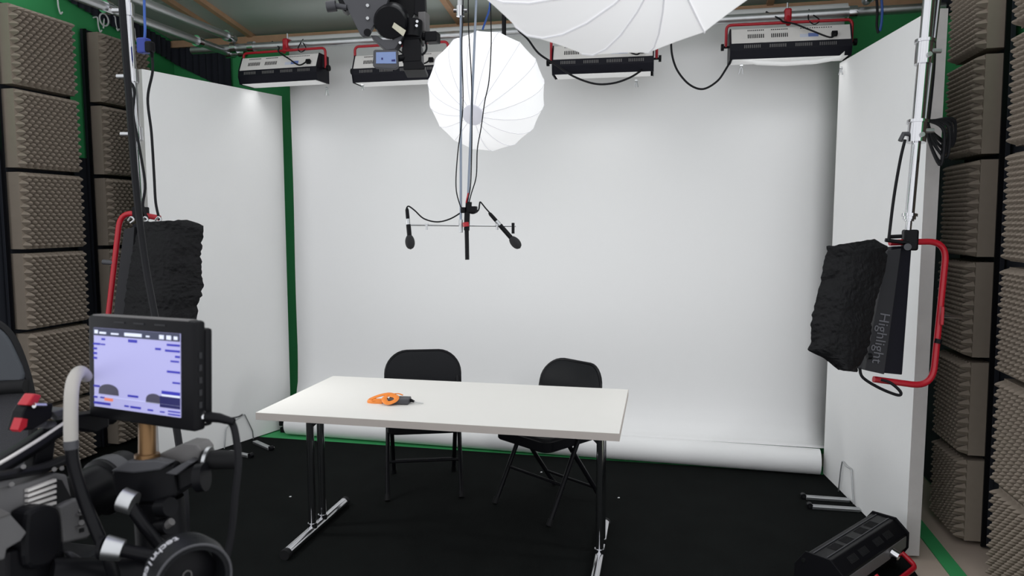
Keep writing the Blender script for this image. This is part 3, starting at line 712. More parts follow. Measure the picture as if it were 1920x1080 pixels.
# ------------------------------------------------------------------ white lanterns
def lantern(px, py, d, rad, off, label, gores=16, squash=.92, stem=True):
    c = W(px, py, d=d); view = (CAM-c).normalized()
    rt = RT; up = view.cross(rt)*-1
    up = (UP-view*UP.dot(view)).normalized(); rt = up.cross(view)
    sx, sy = off; k = math.sqrt(max(0, 1-sx*sx-sy*sy)); ax = (view*k + rt*sx + up*sy).normalized()
    t = thing('lantern_softbox', label, 'lantern', c, 0, 'white lantern softboxes')
    u = ax.orthogonal().normalized(); w = ax.cross(u)
    nl = 14; sub = 4; vs = []; fs = []; ribs = [[] for _ in range(gores)]
    n = gores*sub
    for i in range(nl+1):
        th = .13 + (PI*.90-.13)*i/nl
        for j in range(n):
            fr = (j % sub)/sub; scal = (math.cos(PI/gores)/math.cos(2*PI*(fr-.5)/gores))*(1-.006*math.sin(PI*fr))      # cloth stretched between ribs
            an = 2*PI*j/n; r = rad*math.sin(th)*scal
            p = c + ax*(math.cos(th)*rad*squash) + (u*math.cos(an)+w*math.sin(an))*r
            vs.append(p)
            if j % sub == 0: ribs[j//sub].append(c+(p-c)*1.003)
    for i in range(nl):
        for j in range(n): fs.append((i*n+j, i*n+(j+1) % n, (i+1)*n+(j+1) % n, (i+1)*n+j))
    fs.append(tuple(nl*n+j for j in range(n)))
    obj('cloth_shell', MB().add(vs, fs), M_lant, t, world=True, smooth=True)
    for rb in ribs: obj('rib_seam', MB().tube(rb, .0018, 5), M_lrib, t, world=True, smooth=True)
    ld = math.cos(.13)*rad*squash
    obj('end_disc', MB().lathe([(.052, ld-.006), (.052, ld+.006), (.044, ld+.010), (.0, ld+.011)], c, ax, 24), M_ldisc, t, world=True, smooth=True)
    back = c-ax*rad*squash
    obj('lamp_head', MB().lathe([(.10, -.02), (.10, .03), (.062, .05), (.062, .19), (.03, .2)], back, -ax, 20), M_black, t, world=True, smooth=True)
    e = back-ax*.14; zc = ceilz(e.y)
    obj('drop_arm', MB().tube([e, Vector((e.x, e.y, zc-.02))], .012, 10), M_black, t, world=True, smooth=True)
    L = bpy.data.lights.new('lantern_glow', 'POINT'); L.energy = LANTERN_W; L.shadow_soft_size = rad*.9
    return t, c
lantern(912, 173, 3.75, .302, (-.235, -.385), 'white lantern softbox hanging behind the microphone rods above the table')
lantern(1168, -276, 1.28, .35, (.20, -.42), 'huge white lantern softbox hanging close over the front of the set')
def lamp_under(px, py, d, rad, w):
    c = W(px, py, d=d)
    L = bpy.data.lights.new('lantern_light', 'AREA'); L.shape = 'DISK'; L.size = rad*1.7; L.energy = w; L.spread = PI
    lo = bpy.data.objects.new('lantern_light', L); COL.objects.link(lo); lo.location = c-Vector((0, 0, rad+.02))
lamp_under(912, 173, 3.75, .30, LANTERN_W)
lamp_under(1168, -276, 1.28, .35, LANTERN_W)

# ------------------------------------------------------------------ microphone rig
DM = 3.25
m0 = W(864, 436, d=DM)
t = thing('microphone_rig', 'hanging microphone bar on two thin rods above the table', 'microphone stand', m0)
zt = ceilz(m0.y)-.02
a = W(864, 0, d=DM); b = W(864, 436, d=DM); axd = (a-b).normalized()
obj('rod', MB().tube([a+axd*((zt-a.z)/axd.z), b], 0.0055, 10), M_rod, t, world=True, smooth=True)
a2r = W(893, 0, d=DM+.02); b2r = W(877, 385, d=DM+.02); ax2 = (a2r-b2r).normalized()
obj('rod', MB().tube([a2r+ax2*((zt-a2r.z)/ax2.z), b2r], 0.0055, 10), M_rod, t, world=True, smooth=True)
cp = W(863, 20, d=DM)
obj('upper_sleeve', MB().tube([cp+axd*((zt-cp.z)/axd.z), cp], .014, 12), M_steel, t, world=True, smooth=True)
obj('wing_clamp', MB().tube([cp+RT*.03, cp-RT*.03], .008, 8).tube([cp+Vector((0, 0, .02)), cp-Vector((0, 0, .025))], .018, 12), M_chrome, t, world=True, smooth=True)
bl, br = W(768, 422, d=DM), W(967, 424, d=DM)
obj('cross_bar', MB().tube([bl, br], .0035, 8), M_steel, t, world=True, smooth=True)
obj('rod_block', MB().tube([W(864, 412, d=DM), W(864, 436, d=DM)], .009, 10), M_steel, t, world=True, smooth=True)
for px in (800, 932): obj('thumb_screw', MB().tube([W(px, 420, d=DM), W(px, 431, d=DM)], .005, 8).box(W(px, 421, d=DM), (.014, .012, .008)), M_steel, t, world=True)
obj('bar_end', MB().tube([W(962, 418, d=DM), W(962, 438, d=DM)], .007, 8), M_black, t, world=True, smooth=True)
def mic(label, a, b, tip, foam=True):
    """a: cable end, b: capsule end"""
    ax = (b-a).normalized(); L = (b-a).length
    t = thing('microphone', label, 'microphone', a)
    obj('connector', MB().lathe([(.004, -.03), (.008, -.02), (.0085, .012), (.008, .02)], a, ax, 12), M_black, t, world=True, smooth=True)
    obj('silver_ring', MB().tube([a+ax*.02, a+ax*.045], .009, 12), M_steel, t, world=True, smooth=True)
    obj('body', MB().tube([a+ax*.045, b], .0105, 14), M_blackm, t, world=True, smooth=True)
    n = 12; prof = [(.0225*math.sin(math.acos(max(-1, min(1, 1-2*(.06+.94*i/n)))))*(.9+.1*i/n), .064*i/n) for i in range(n+1)]
    obj('windscreen', MB().lathe(prof, b-ax*.012, ax, 18), M_windscreen, t, world=True, smooth=True)
    return t
mic('small black microphone hanging straight down from the end of the bar', W(764, 402, d=DM), W(768, 446, d=DM), None)
mic('small black microphone slanting from the bar end with the thumb screw', W(925, 408, d=DM), W(961, 449, d=DM), None)
# shotgun in the middle
t = thing('shotgun_microphone', 'black shotgun microphone pointing straight down in the middle of the bar', 'microphone', W(877, 400, d=DM))
obj('barrel', MB().tube([W(875, 430, d=DM), W(876, 487, d=DM)], .0095, 14), M_blackm, t, world=True, smooth=True)
obj('body', MB().tube([W(876, 398, d=DM), W(875, 432, d=DM)], .0125, 14), M_black, t, world=True, smooth=True)
obj('connector', MB().tube([W(879, 379, d=DM), W(878, 398, d=DM)], .014, 14), M_black, t, world=True, smooth=True)
obj('clamp_block', MB().box(W(886, 393, d=DM), (.04, .03, .03), ch=.004).box(W(869, 394, d=DM), (.02, .03, .026), ch=.003), M_black, t, world=True)
obj('red_clip', MB().tube([W(873, 417, d=DM-.01), W(874, 425, d=DM-.01)], .0135, 12), M_red, t, world=True, smooth=True)
cable('microphone_lead', [W(763, 393, d=DM), W(763, 389, d=DM), W(767, 387, d=DM), W(778, 395, d=DM), W(795, 410, d=DM), W(820, 416, d=DM), W(845, 410, d=DM), W(868, 396, d=DM)], .0033, 'black lead drooping from the upright microphone to the centre of the bar')
cable('microphone_lead', [W(922, 403, d=DM), W(911, 391, d=DM), W(901, 379, d=DM), W(899, 384, d=DM), W(897, 394, d=DM), W(888, 400, d=DM), W(877, 398, d=DM)], .0033, 'black lead with a kink from the slanting microphone to the bar')
def longlead(pts, label, dd=0., r=.0026, m=None):
    p = [W(x, y, d=DM+dd) for x, y in pts]; p = [Vector((p[0].x, p[0].y, ceilz(p[0].y)-.02))]+p
    cable('hanging_lead', p, r, label, m, 'cable', 'leads running up beside the microphone rods')
longlead([(868, 0), (866, 90), (868, 200), (858, 290), (855, 350), (862, 383), (868, 394)], 'black lead bowing out beside the straight microphone rod', -.02)
longlead([(878, 0), (879, 60), (884, 150), (885, 240), (884, 300), (882, 350), (876, 380)], 'black lead running straight down to the shotgun microphone', -.02)
longlead([(920, 0), (921, 80), (917, 150), (909, 190), (902, 240), (895, 280), (893, 330), (884, 362), (879, 382)], 'dark lead swinging in across the lantern to the shotgun microphone', -.01)
cable('red_lead', [W(878, 362, d=DM-.03), W(876, 370, d=DM-.03), W(874, 380, d=DM-.02)], .003, 'short red lead above the shotgun microphone', M_red)
# other overhead leads
cable('lamp_lead', [Vector((W(968, 52, y=YPI).x, YPI, ZP+.026)), W(975, 60, y=4.5), W(990, 74, y=4.42), W(1010, 100, y=4.38), W(1040, 120, y=4.42), W(1075, 143, y=4.44), W(1115, 157, y=4.44), W(1150, 156, y=4.44), W(1180, 146, y=4.46), W(1200, 134, y=4.50), W(1203, 131, y=4.54)], .006, 'black lead sagging below the lamp under the large lantern')
cable('lamp_lead', [W(1258, 70, y=4.5), W(1260, 102, y=4.5), W(1270, 132, y=4.5), W(1292, 158, y=4.5), W(1318, 167, y=4.5), W(1345, 152, y=4.5), W(1362, 128, y=4.5), W(1371, 112, y=4.52)], .006, 'black lead sagging between the large lantern and the corner lamp')
cable('lamp_lead', [W(1643, -10, y=4.4), W(1645, 20, y=4.4), W(1644, 48, y=4.4), W(1647, 62, y=4.4)], .007, 'black lead behind the corner of the white flat near the pipe joint')
cable('blue_lead', [W(1652, -10, y=4.42), W(1654, 15, y=4.42), W(1653, 40, y=4.42), W(1650, 58, y=4.42)], .007, 'blue lead hanging by the pipe joint above the white flat', M_bluec)
cable('blue_lead', [W(905, 55, y=4.3), W(912, 35, y=4.25), W(918, 15, y=4.2), W(920, -15, y=4.2)], .006, 'blue lead rising behind the lantern top', M_bluec)

# ------------------------------------------------------------------ overhead camera on its hanging arm
DJ = 2.55
def pj(x, y, dd=0.): return W(x, y, d=DJ+dd)
t = thing('camera_crane', 'dark grey remote camera arm hanging under the roof', 'camera arm', pj(722, 90))
obj('side_plate', MB().prism([pj(x, y) for x, y in ((628, -30), (738, -30), (722, 15), (704, 42), (690, 66), (680, 68), (674, 62))], FW*.022), M_dgrey, t, world=True, bevel=.002)
obj('rear_plate', MB().prism([pj(x, y, .14) for x, y in ((690, -30), (795, -30), (784, 14), (756, 62), (738, 60))], FW*.02), M_blackm, t, world=True, bevel=.002)
obj('tilt_motor', MB().lathe([(.052, 0), (.058, .012), (.058, .10), (.05, .12), (.05, .14)], pj(731, 42, -.02), (pj(745, 28, .2)-pj(731, 42, -.02)), 28), M_blackm, t, world=True, smooth=True)
obj('bracket', MB().prism([pj(x, y, .01) for x, y in ((694, 66), (706, 66), (718, 74), (738, 74), (752, 62), (757, 66), (740, 92), (724, 94))], FW*.05), M_dgrey, t, world=True, bevel=.002)
for (x, y) in ((689, 10), (689, 34)): obj('hex_bolt', MB().tube([pj(x, y, -.008), pj(x, y, .002)], .006, 6), M_steel, t, world=True)
obj('pivot_bolt', MB().tube([pj(689, 61, -.012), pj(689, 61, .01)], .013, 14), M_blackm, t, world=True, smooth=True)
obj('paper_label', MB().prism([pj(x, y, -.028) for x, y in ((739, 42), (761, 57), (756, 68), (735, 51))], FW*.002), M_cardb, t, world=True)
hk = obj('friction_knob', MB().tube([pj(613, 13), pj(630, 11)], .019, 16).tube([pj(630, 11), pj(650, 14)], .010, 12), M_dgrey, t, world=True, smooth=True)
obj('knob_housing', MB().prism([pj(x, y, .005) for x, y in ((632, -5), (642, -5), (654, 16), (648, 22), (640, 17))], FW*.04), M_blackm, t, world=True)
cz = ceilz(pj(700, -30).y)
obj('drop_post', MB().box((pj(700, -40).x, pj(700, -40).y+.06, (cz-.03+pj(700, -40).z)/2), (.09, .07, cz-pj(700, -40).z), ch=.004), M_blackm, t, world=True)
obj('tilt_cradle', MB().prism([pj(x, y, .03) for x, y in ((752, 60), (792, 56), (790, 72), (756, 74))], FW*.09), M_black, t, world=True, bevel=.003)
v = thing('overhead_camera', 'black camcorder pointing down with its small flip screen open', 'camera', pj(772, 128))
obj('body', MB().prism([pj(x, y, .02) for x, y in ((756, 72), (786, 72), (789, 84), (790, 116), (754, 118), (753, 92))], FW*.09), M_black, v, world=True, bevel=.006)
ln = obj('lens_barrel', MB().tube([pj(772, 40, .05), pj(772, 72, .05)], .038, 24), M_blackm, v, world=True, smooth=True)
obj('hood', MB().prism([pj(x, y, .01) for x, y in ((756, 116), (790, 114), (797, 124), (796, 130), (756, 131))], FW*.1), M_black, v, world=True, bevel=.003)
sc = obj('flip_screen', MB().prism([pj(x, y) for x, y in ((700, 95), (703, 93), (743, 93), (746, 96), (747, 125), (741, 129), (705, 127), (699, 123))], FW*.016), M_dgrey, v, world=True, bevel=.002)
obj('screen_glass', MB().prism([pj(x, y, -.0015) for x, y in ((705, 98), (742, 97), (743, 119), (705, 119))], FW*.0014), M_scr2, sc, world=True)
obj('screen_mark', MB().prism([pj(x, y, -.0025) for x, y in ((734, 112), (741, 111), (741, 115), (734, 115))], FW*.0008), M_osdd, sc, world=True)
obj('screen_mark', MB().prism([pj(x, y, -.0025) for x, y in ((715, 108), (718, 108), (718, 112), (715, 112))], FW*.0008), M_osdd, sc, world=True)
obj('screen_hinge', MB().tube([pj(745, 110, .01), pj(757, 108, .03)], .012, 10), M_black, sc, world=True, smooth=True)
obj('gear_box', MB().box(pj(795, 44, .08), (.028, .05, .07), ch=.003), M_mgrey, v, world=True)
obj('cable_box', MB().box(pj(811, 71, .06), (.045, .05, .036), ch=.004).tube([pj(784, 68, .06), pj(804, 70, .06)], .014, 12), M_black, v, world=True)
obj('cable_stub', MB().tube(smoothpath([pj(798, 78, .05), pj(800, 90, .05), pj(797, 98, .05), pj(790, 104, .05)], 4), .004, 6), M_cable, v, world=True, smooth=True)
for (x, y) in ((782, 40), (781, 48), (750, 80)): obj('screw_head', MB().tube([pj(x, y, -.0), pj(x, y, .05)], .005, 8), M_chrome, v, world=True)
obj('rear_stack', MB().prism([pj(x, y, .06) for x, y in ((778, -20), (796, -20), (797, 26), (786, 32), (776, 26))], FW*.06), M_black, v, world=True, bevel=.003)

# ------------------------------------------------------------------ lamp lying on the floor
q = [W(1522, 1042, z=.21), W(1645, 966, z=.21), W(1697, 992, z=.21)]
e = (q[1]-q[0]); L = e.length; ang = math.atan2(e.y, e.x); sd = q[2]-q[1]
t = thing('bank_lamp', 'black bank lamp lying on the floor at the foot of the white flat', 'lamp', (q[0]+q[1])/2*1.0-Vector((0, 0, .207)), ang)
ctr = (q[0]+q[1])/2
w = L
pf = [(.06, .012), (.06, .15), (.02, .212), (-.075, .212), (-.13, .165), (-.13, .10), (-.08, .012)]
obj('housing', MB().prism([(-w/2, y, z) for y, z in pf], (w, 0, 0)), M_blackm, t, bevel=.004)
for s in (-1, 1):
    pe = [(.068, .006), (.068, .155), (.024, .22), (-.08, .22), (-.138, .168), (-.138, .098), (-.086, .006)]
    ep = obj('end_plate', MB().prism([(s*w/2, y, z) for y, z in pe], (s*.008, 0, 0)), M_black, t, bevel=.002)
    for (y, z) in ((.03, .18), (-.10, .12), (-.02, .05)): obj('screw_head', MB().tube([(s*(w/2+.006), y, z), (s*(w/2+.011), y, z)], .008, 10), M_chrome, ep, smooth=True)
nb = Vector((0, -.047, .055)).normalized(); ub = Vector((0, .055, .047)).normalized(); Rb = R3((1, 0, 0), ub)
mb = MB()
for x0 in (-.17, -.07, .07, .17):
    for k in range(8): mb.box(Vector((x0-.03+k*.009, -.1025, .1885))+nb*.0006, (.004, .03, .002), Rb)
    for k in range(8): mb.box((x0-.03+k*.009, -.03, .2125), (.004, .04, .002))
obj('vent_slots', mb, M_slot, t)['kind'] = 'stuff'
for yy in (.0, -.055): obj('ridge', MB().box((0, yy, .2135), (w*.96, .004, .004)), M_dgrey, t)
obj('yoke', MB().tube(rounded([(-w*.1, -.15, .10), (-w*.1, -.2, .06), (w*.38, -.2, .06), (w*.38, -.14, .10)], .03, 5), .011, 10), M_red, t, smooth=True)
obj('side_panel', MB().box((0, -.1325, .13), (w*.95, .004, .05)), M_mgrey, t)
obj('tilt_knob', MB().tube([(w*.22, -.134, .13), (w*.22, -.165, .12)], .022, 14), M_chrome, t, smooth=True)

# ------------------------------------------------------------------ office chair at the edge
DC = 2.1
def pc(x, y, dd=0.): return W(x, y, d=DC+dd)
base = pc(-20, 760); base = Vector((base.x, base.y, 0))
t = thing('mesh_chair', 'black mesh back office chair beside the video camera', 'chair', base)
out = [pc(x, y) for x, y in ((-70, 612), (-30, 600), (2, 612), (26, 640), (46, 690), (58, 740), (62, 800), (58, 860), (50, 900), (-95, 900), (-110, 700))]
obj('back_frame', MB().tube(smoothpath(out, 5, True), .012, 8, closed=True), M_rubber, t, world=True, smooth=True)
obj('mesh_back', MB().prism([p+FW*.004 for p in smoothpath(out, 4, True)], FW*.006), M_mesh, t, world=True)
obj('head_cushion', MB().prism(smoothpath([pc(x, y, -.022) for x, y in ((-80, 628), (-25, 612), (4, 624), (26, 660), (42, 712), (0, 716), (-90, 722))], 4, True), FW*.02), M_cush, t, world=True, bevel=.006)
obj('cushion_band', MB().tube(smoothpath([pc(x, y, -.02) for x, y in ((-90, 742), (-30, 732), (10, 726), (50, 724))], 4), .02, 10), M_rubber, t, world=True, smooth=True)
obj('seat', MB().box((base.x-.05, base.y-.02, .50), (.48, .48, .08), ch=.03), M_vinyl, t, world=True, smooth=True)
obj('spine', MB().tube([(base.x-.02, base.y+.22, .48), (base.x-.02, base.y+.14, .72), pc(-20, 880, .03)], .025, 10), M_black, t, world=True, smooth=True)
obj('gas_column', MB().tube([(base.x-.05, base.y, .06), (base.x-.05, base.y, .47)], .03, 14), M_blackm, t, world=True, smooth=True)
for k in range(5):
    an = 2*PI*k/5+.3; ex, ey = base.x-.05+.30*math.cos(an), base.y+.30*math.sin(an)
    lg = obj('star_leg', MB().tube([(base.x-.05, base.y, .10), (ex, ey, .075)], [.03, .018], 8), M_black, t, world=True, smooth=True)
    obj('castor', MB().tube([(ex-.015*math.sin(an), ey+.015*math.cos(an), .036), (ex+.015*math.sin(an), ey-.015*math.cos(an), .036)], .028, 14), M_rubber, lg, world=True, smooth=True)

# ------------------------------------------------------------------ field monitor
dl, dr = 1.13, 1.055
tl, bl_, tr, br_ = W(170, 614, d=dl), W(180.5, 762, d=dl), W(331, 626, d=dr), W(342.5, 784, d=dr)
ex = ((tr-tl)+(br_-bl_)).normalized(); ey = ((tl-bl_)+(tr-br_)); ey = (ey-ex*ey.dot(ex)).normalized(); ez = ex.cross(ey)
sw = ((tr-tl).length+(br_-bl_).length)/2; sh = ((tl-bl_).length+(tr-br_).length)/2
sc = (tl+tr+bl_+br_)/4
Rm = frame_mtx((0, 0, 0), ex, ey).to_3x3()
t = thing('field_monitor', 'black field monitor with a pale lavender picture mounted on the camera rig', 'monitor', sc)
def ms(x, y, z): return sc + ex*x*sw/2 + ey*y*sh/2 + ez*z     # x,y in -1..1 of the screen
mr = .033
bw, bh = sw+.042, sh+.038
obj('case', MB().box(sc+ex*.005-ez*.0135, (bw, bh, .022), Rm, ch=.005), M_black, t, world=True, smooth=True)
obj('rear_case', MB().box(sc+ex*.007-ey*.004-ez*.030, (bw-.004, bh-.016, .014), Rm, ch=.004), M_black, t, world=True, smooth=True)
scn = obj('screen', MB().box(sc-ez*.0018, (sw, sh, .0016), Rm), M_screen, t, world=True)
def mark(x0, y0, x1, y1, m, name='screen_mark', z=.0):
    """rectangle in 0..1 screen coordinates from the top left"""
    c = ms(x0+x1-1, 1-(y0+y1), -.0004+z); return obj(name, MB().box(c, ((x1-x0)*sw, (y1-y0)*sh, .0008), Rm), m, scn, world=True)
mark(0, 0, 1, .095, M_osdbar, 'menu_bar')
for (a, b, c_, d_) in ((.02, .025, .06, .07), (.08, .045, .16, .07), (.22, .05, .31, .07), (.38, .035, .58, .075), (.63, .05, .67, .07), (.78, .03, .83, .08), (.86, .03, .91, .08), (.94, .035, .98, .075)):
    mark(a, b, c_, d_, M_osdw, z=.0006)
for (a, b, c_, d_) in ((.10, .125, .14, .15), (.0, .19, .08, .215), (.09, .195, .14, .212), (.0, .25, .04, .275), (.0, .31, .04, .335), (.0, .37, .04, .395), (.42, .115, .52, .15), (.86, .13, 1, .155), (.73, .19, .79, .215), (.84, .20, 1, .225), (.95, .265, 1, .29), (.90, .325, .99, .345), (.86, .45, 1, .475), (.92, .58, 1, .60), (.0, .725, .07, .75), (.0, .865, .04, .89), (.08, .865, .13, .885), (.0, .935, .2, .965), (.41, .80, .53, .825), (.37, .935, .42, .955), (.44, .935, .56, .96), (.64, .945, .70, .965), (.78, .95, .83, .965), (.87, .93, 1, .945), (.87, .965, 1, .98)):
    mark(a, b, c_, d_, M_osd)
mark(.80, .70, 1, .74, M_osd); mark(.80, .74, 1, .765, M_osdw); mark(.78, .765, 1, .90, M_osdd)
def arch(x0, x1, y0, y1, m, name='pictured_chair'):
    pts = []
    for k in range(13):
        a = PI*k/12; pts.append(ms(2*((x0+x1)/2-(x1-x0)/2*math.cos(a)*(.86+.14*abs(math.cos(a))))-1, 1-2*(y1-(y1-y0)*math.sin(a)**.55), -.0009))
    obj(name, MB().prism(pts, ez*.0008), m, scn, world=True)
arch(.06, .30, .70, .83, M_osdg); arch(.62, .80, .75, .865, M_osdg)
mark(.13, .875, .23, .91, M_osdo)
mark(-.0, .86, 1, .862, M_osdw)
obj('lit_top_edge', MB().box(sc+ex*.004+ey*(sh/2+.0190)-ez*.012, (bw*.9, .002, .016), Rm), M_mgrey, t, world=True)  # grey strip paints the light caught along the black case's top face
for k in range(5): obj('side_button', MB().box(sc+ex*(bw/2+.0055)+ey*(.03-.018*k)-ez*.013, (.002, .009, .005), Rm), M_plate, t, world=True)
for k in (-.3, .05, .42): obj('bezel_mark', MB().box(ms(k*1.3, 1.17, -.002), (.022, .0025, .001), Rm), M_plate, t, world=True)
pg = W(388, 781, d=1.07)
obj('power_connector', MB().tube([pg-RT*.004, pg+RT*.018-UP*.002, pg+RT*.04-UP*.008], [.008, .007, .005], 12), M_black, t, world=True, smooth=True)
obj('connector_ring', MB().tube([pg-RT*.008, pg-RT*.001], .0095, 12), M_chrome, t, world=True, smooth=True)
sp0, sp1 = W(276, 806, d=1.12), W(276, 868, d=1.11)
obj('mount_spigot', MB().tube([sp0+UP*.02, sp1], .0125, 14).tube([sp1+UP*.014, sp1+UP*.002], .018, 16), M_brass, t, world=True, smooth=True)
cable('monitor_cable', [W(420, 788, d=1.08), W(436, 795, d=1.08), W(444, 830, d=1.08), W(447, 870, d=1.08), W(441, 930, d=1.08), W(434, 1000, d=1.08), W(420, 1070, d=1.08), W(412, 1130, d=1.08), W(405, 1300, d=1.09), W(380, 1500, d=1.1)], .0055, 'thick black cable curving down from the field monitor', n=8)
cable('monitor_cable', [W(420, 786, d=1.07), W(440, 783, d=1.07), W(448, 781, d=1.07), W(455, 777, d=1.07)], .0012, 'hair thin wire stub beside the monitor connector')

# ------------------------------------------------------------------ tripod, clamp and pan bars
KD = 1.10
def pk(x, y, dd=0.): return W(x, y, d=KD+dd)
hb = pk(300, 1000); base = Vector((hb.x, hb.y, .008))
t = thing('tripod', 'black tripod carrying the camera and the field monitor with clamp and pan bars', 'tripod', base)
obj('clamp_body', MB().prism([pk(x, y) for x, y in ((208, 886), (232, 872), (326, 870), (330, 930), (310, 944), (270, 944), (216, 936))], FW*.07), M_black, t, world=True, bevel=.004)
obj('clamp_top', MB().prism([pk(x, y, -.01) for x, y in ((206, 884), (240, 864), (292, 862), (322, 868), (300, 882), (250, 888))], FW*.02), M_dgrey, t, world=True, bevel=.003)
obj('slide_plate', MB().prism([pk(x, y, .02) for x, y in ((288, 856), (345, 832), (368, 834), (378, 846), (376, 866), (330, 872), (300, 866))], FW*.05), M_mgrey, t, world=True, bevel=.004)
obj('slide_rail', MB().prism([pk(x, y, -.005) for x, y in ((308, 888), (350, 864), (362, 868), (330, 892))], FW*.03), M_dgrey, t, world=True, bevel=.002)
obj('slide_base', MB().prism([pk(x, y, .01) for x, y in ((318, 890), (372, 866), (378, 884), (368, 905), (330, 925))], FW*.05), M_black, t, world=True, bevel=.003)
kn = obj('lock_wheel', MB().tube([pk(370, 896, -.005), pk(386, 894, -.005)], .021, 20), M_black, t, world=True, smooth=True)
gr = obj('grip_handle', MB().tube([pk(378, 858, .02), pk(392, 861, .02), pk(400, 862, .02), pk(446, 862, .03)], [.012, .013, .0145, .014], 16), M_rubber, t, world=True, smooth=True)
obj('grip_ring', MB().tube([pk(386, 860, .02), pk(392, 861, .02)], .019, 18), M_steel, gr, world=True, smooth=True)
obj('head_column', MB().tube([pk(298, 935, .03), pk(302, 1000, .03), pk(305, 1120, .03)], .036, 18), M_black, t, world=True, smooth=True)
for (x, y, r) in ((316, 952, .014), (314, 988, .012)):
    kk = obj('side_knob', MB().tube([pk(x-16, y, .0), pk(x+4, y-2, -.01)], r, 14), M_black, t, world=True, smooth=True)
obj('knob_wing', MB().tube([pk(306, 990, -.01), pk(322, 978, -.015)], .006, 8), M_mgrey, t, world=True, smooth=True)
r1 = obj('pan_bar', MB().tube([pk(246, 950, -.03), pk(270, 985, -.03), pk(300, 1022, -.02)], .009, 12), M_blackm, t, world=True, smooth=True)
obj('bar_knob', MB().tube([pk(228, 936, -.035), pk(252, 944, -.035)], [.0175, .0165], 18), M_steel, r1, world=True, smooth=True)
r2 = obj('pan_bar', MB().tube([pk(222, 1030, -.08), pk(262, 1038, -.07), pk(310, 1046, -.06)], .0095, 12), M_blackm, t, world=True, smooth=True)
obj('bar_knob', MB().tube([pk(196, 1026, -.085), pk(230, 1032, -.08)], [.017, .0145], 18), M_steel, r2, world=True, smooth=True)
obj('knob_cap', MB().tube([pk(190, 1027, -.085), pk(198, 1027, -.085)], .016, 16), M_black, r2, world=True, smooth=True)
top = pk(305, 1120, .03)
obj('centre_column', MB().tube([top, (base.x, base.y, .55)], .03, 14), M_black, t, world=True, smooth=True)
obj('camera_plate', MB().tube([pk(305, 1075, .03), W(90, 1075, x=-.84)], .022, 10), M_black, t, world=True, smooth=True)
for k in range(3):
    an = 2*PI*k/3+1.3; e = Vector((base.x+.42*math.cos(an), base.y+.42*math.sin(an), .008))
    lg = obj('leg', MB().tube([(base.x, base.y, .78), e+Vector((0, 0, .02))], [.022, .015], 10), M_black, t, world=True, smooth=True)
    obj('leg_foot', MB().tube([e, e+Vector((0, 0, .03))], .02, 10), M_rubber, lg, world=True, smooth=True)

# ------------------------------------------------------------------ gooseneck arm
t = thing('gooseneck_holder', 'bent pale sleeved arm with a black lower tube beside the field monitor', 'arm', pk(205, 1045, -.06))
g = [pk(162, 706, .03), pk(152, 697, .0), pk(143, 703, -.04), pk(136, 722, -.06), pk(133, 760, -.07), pk(133, 832, -.07)]
obj('pale_sleeve', MB().tube(smoothpath(g, 5), .0092, 14), M_neck, t, world=True, smooth=True)
obj('sleeve_ring', MB().tube([pk(133, 826, -.07), pk(134, 842, -.07)], .0095, 14), M_dgrey, t, world=True, smooth=True)
g = [pk(134, 838, -.07), pk(137, 868, -.07), pk(148, 910, -.07), pk(164, 955, -.07), pk(185, 1005, -.07), pk(203, 1045, -.07), pk(216, 1090, -.06)]
obj('black_tube', MB().tube(smoothpath(g, 5), .0085, 14), M_blackm, t, world=True, smooth=True)

# ------------------------------------------------------------------ video camera
XC = -.86
def pv(x, y, dx=0.): return W(x, y, x=XC+dx)
t = thing('video_camera', 'dark grey shoulder video camera with a carry handle and red lever', 'video camera', pv(80, 1040))
dpt = Vector((-.11, 0, 0))
obj('body', MB().prism([pv(x, y) for x, y in ((-60, 935), (0, 917), (50, 905), (108, 887), (126, 890), (136, 938), (160, 950), (172, 1000), (165, 1010), (118, 1020), (60, 1030), (-60, 1040))], dpt), M_cam, t, world=True, bevel=.003)
obj('rib_recess', MB().prism([pv(x, y, .002) for x, y in ((52, 918), (106, 898), (116, 900), (134, 934), (112, 946), (52, 960))], Vector((-.004, 0, 0))), M_slot, t, world=True)
for k in range(5):
    y0 = 918+k*9.5
    obj('cooling_rib', MB().prism([pv(x, y, .007) for x, y in ((53, y0), (106, y0-20+k*1.0), (106, y0-15+k*1.0), (53, y0+5))], Vector((-.006, 0, 0))), M_silver, t, world=True)
obj('shoulder_panel', MB().prism([pv(x, y, .012) for x, y in ((112, 950), (136, 938), (160, 935), (172, 1000), (166, 1008), (120, 1018), (116, 975))], Vector((-.02, 0, 0))), M_cam, t, world=True, bevel=.003)
for y in (958, 982):
    sw_ = obj('switch', MB().prism([pv(x, yy, .017) for x, yy in ((146, y+6), (160, y+3), (160, y+6), (146, y+9))], Vector((-.006, 0, 0))).tube([pv(153, y-2, .016), pv(153, y-2, .010)], .004, 8), M_mgrey, t, world=True)
    obj('switch_gap', MB().prism([pv(x, yy, .0135) for x, yy in ((150, y+10), (158, y+8), (158, y+15), (150, y+17))], Vector((-.003, 0, 0))), M_slot, t, world=True)
obj('hand_grip', MB().prism(smoothpath([pv(x, y, .03) for x, y in ((50, 975), (62, 955), (90, 947), (112, 955), (118, 985), (116, 1030), (90, 1062), (50, 1060))], 4, True), Vector((-.03, 0, 0))), M_black, t, world=True, bevel=.006)
obj('side_wing', MB().prism([pv(x, y, .035) for x, y in ((-60, 950), (0, 956), (22, 965), (52, 998), (40, 1015), (14, 1030), (10, 1050), (-60, 1060))], Vector((-.03, 0, 0))), M_cam, t, world=True, bevel=.003)
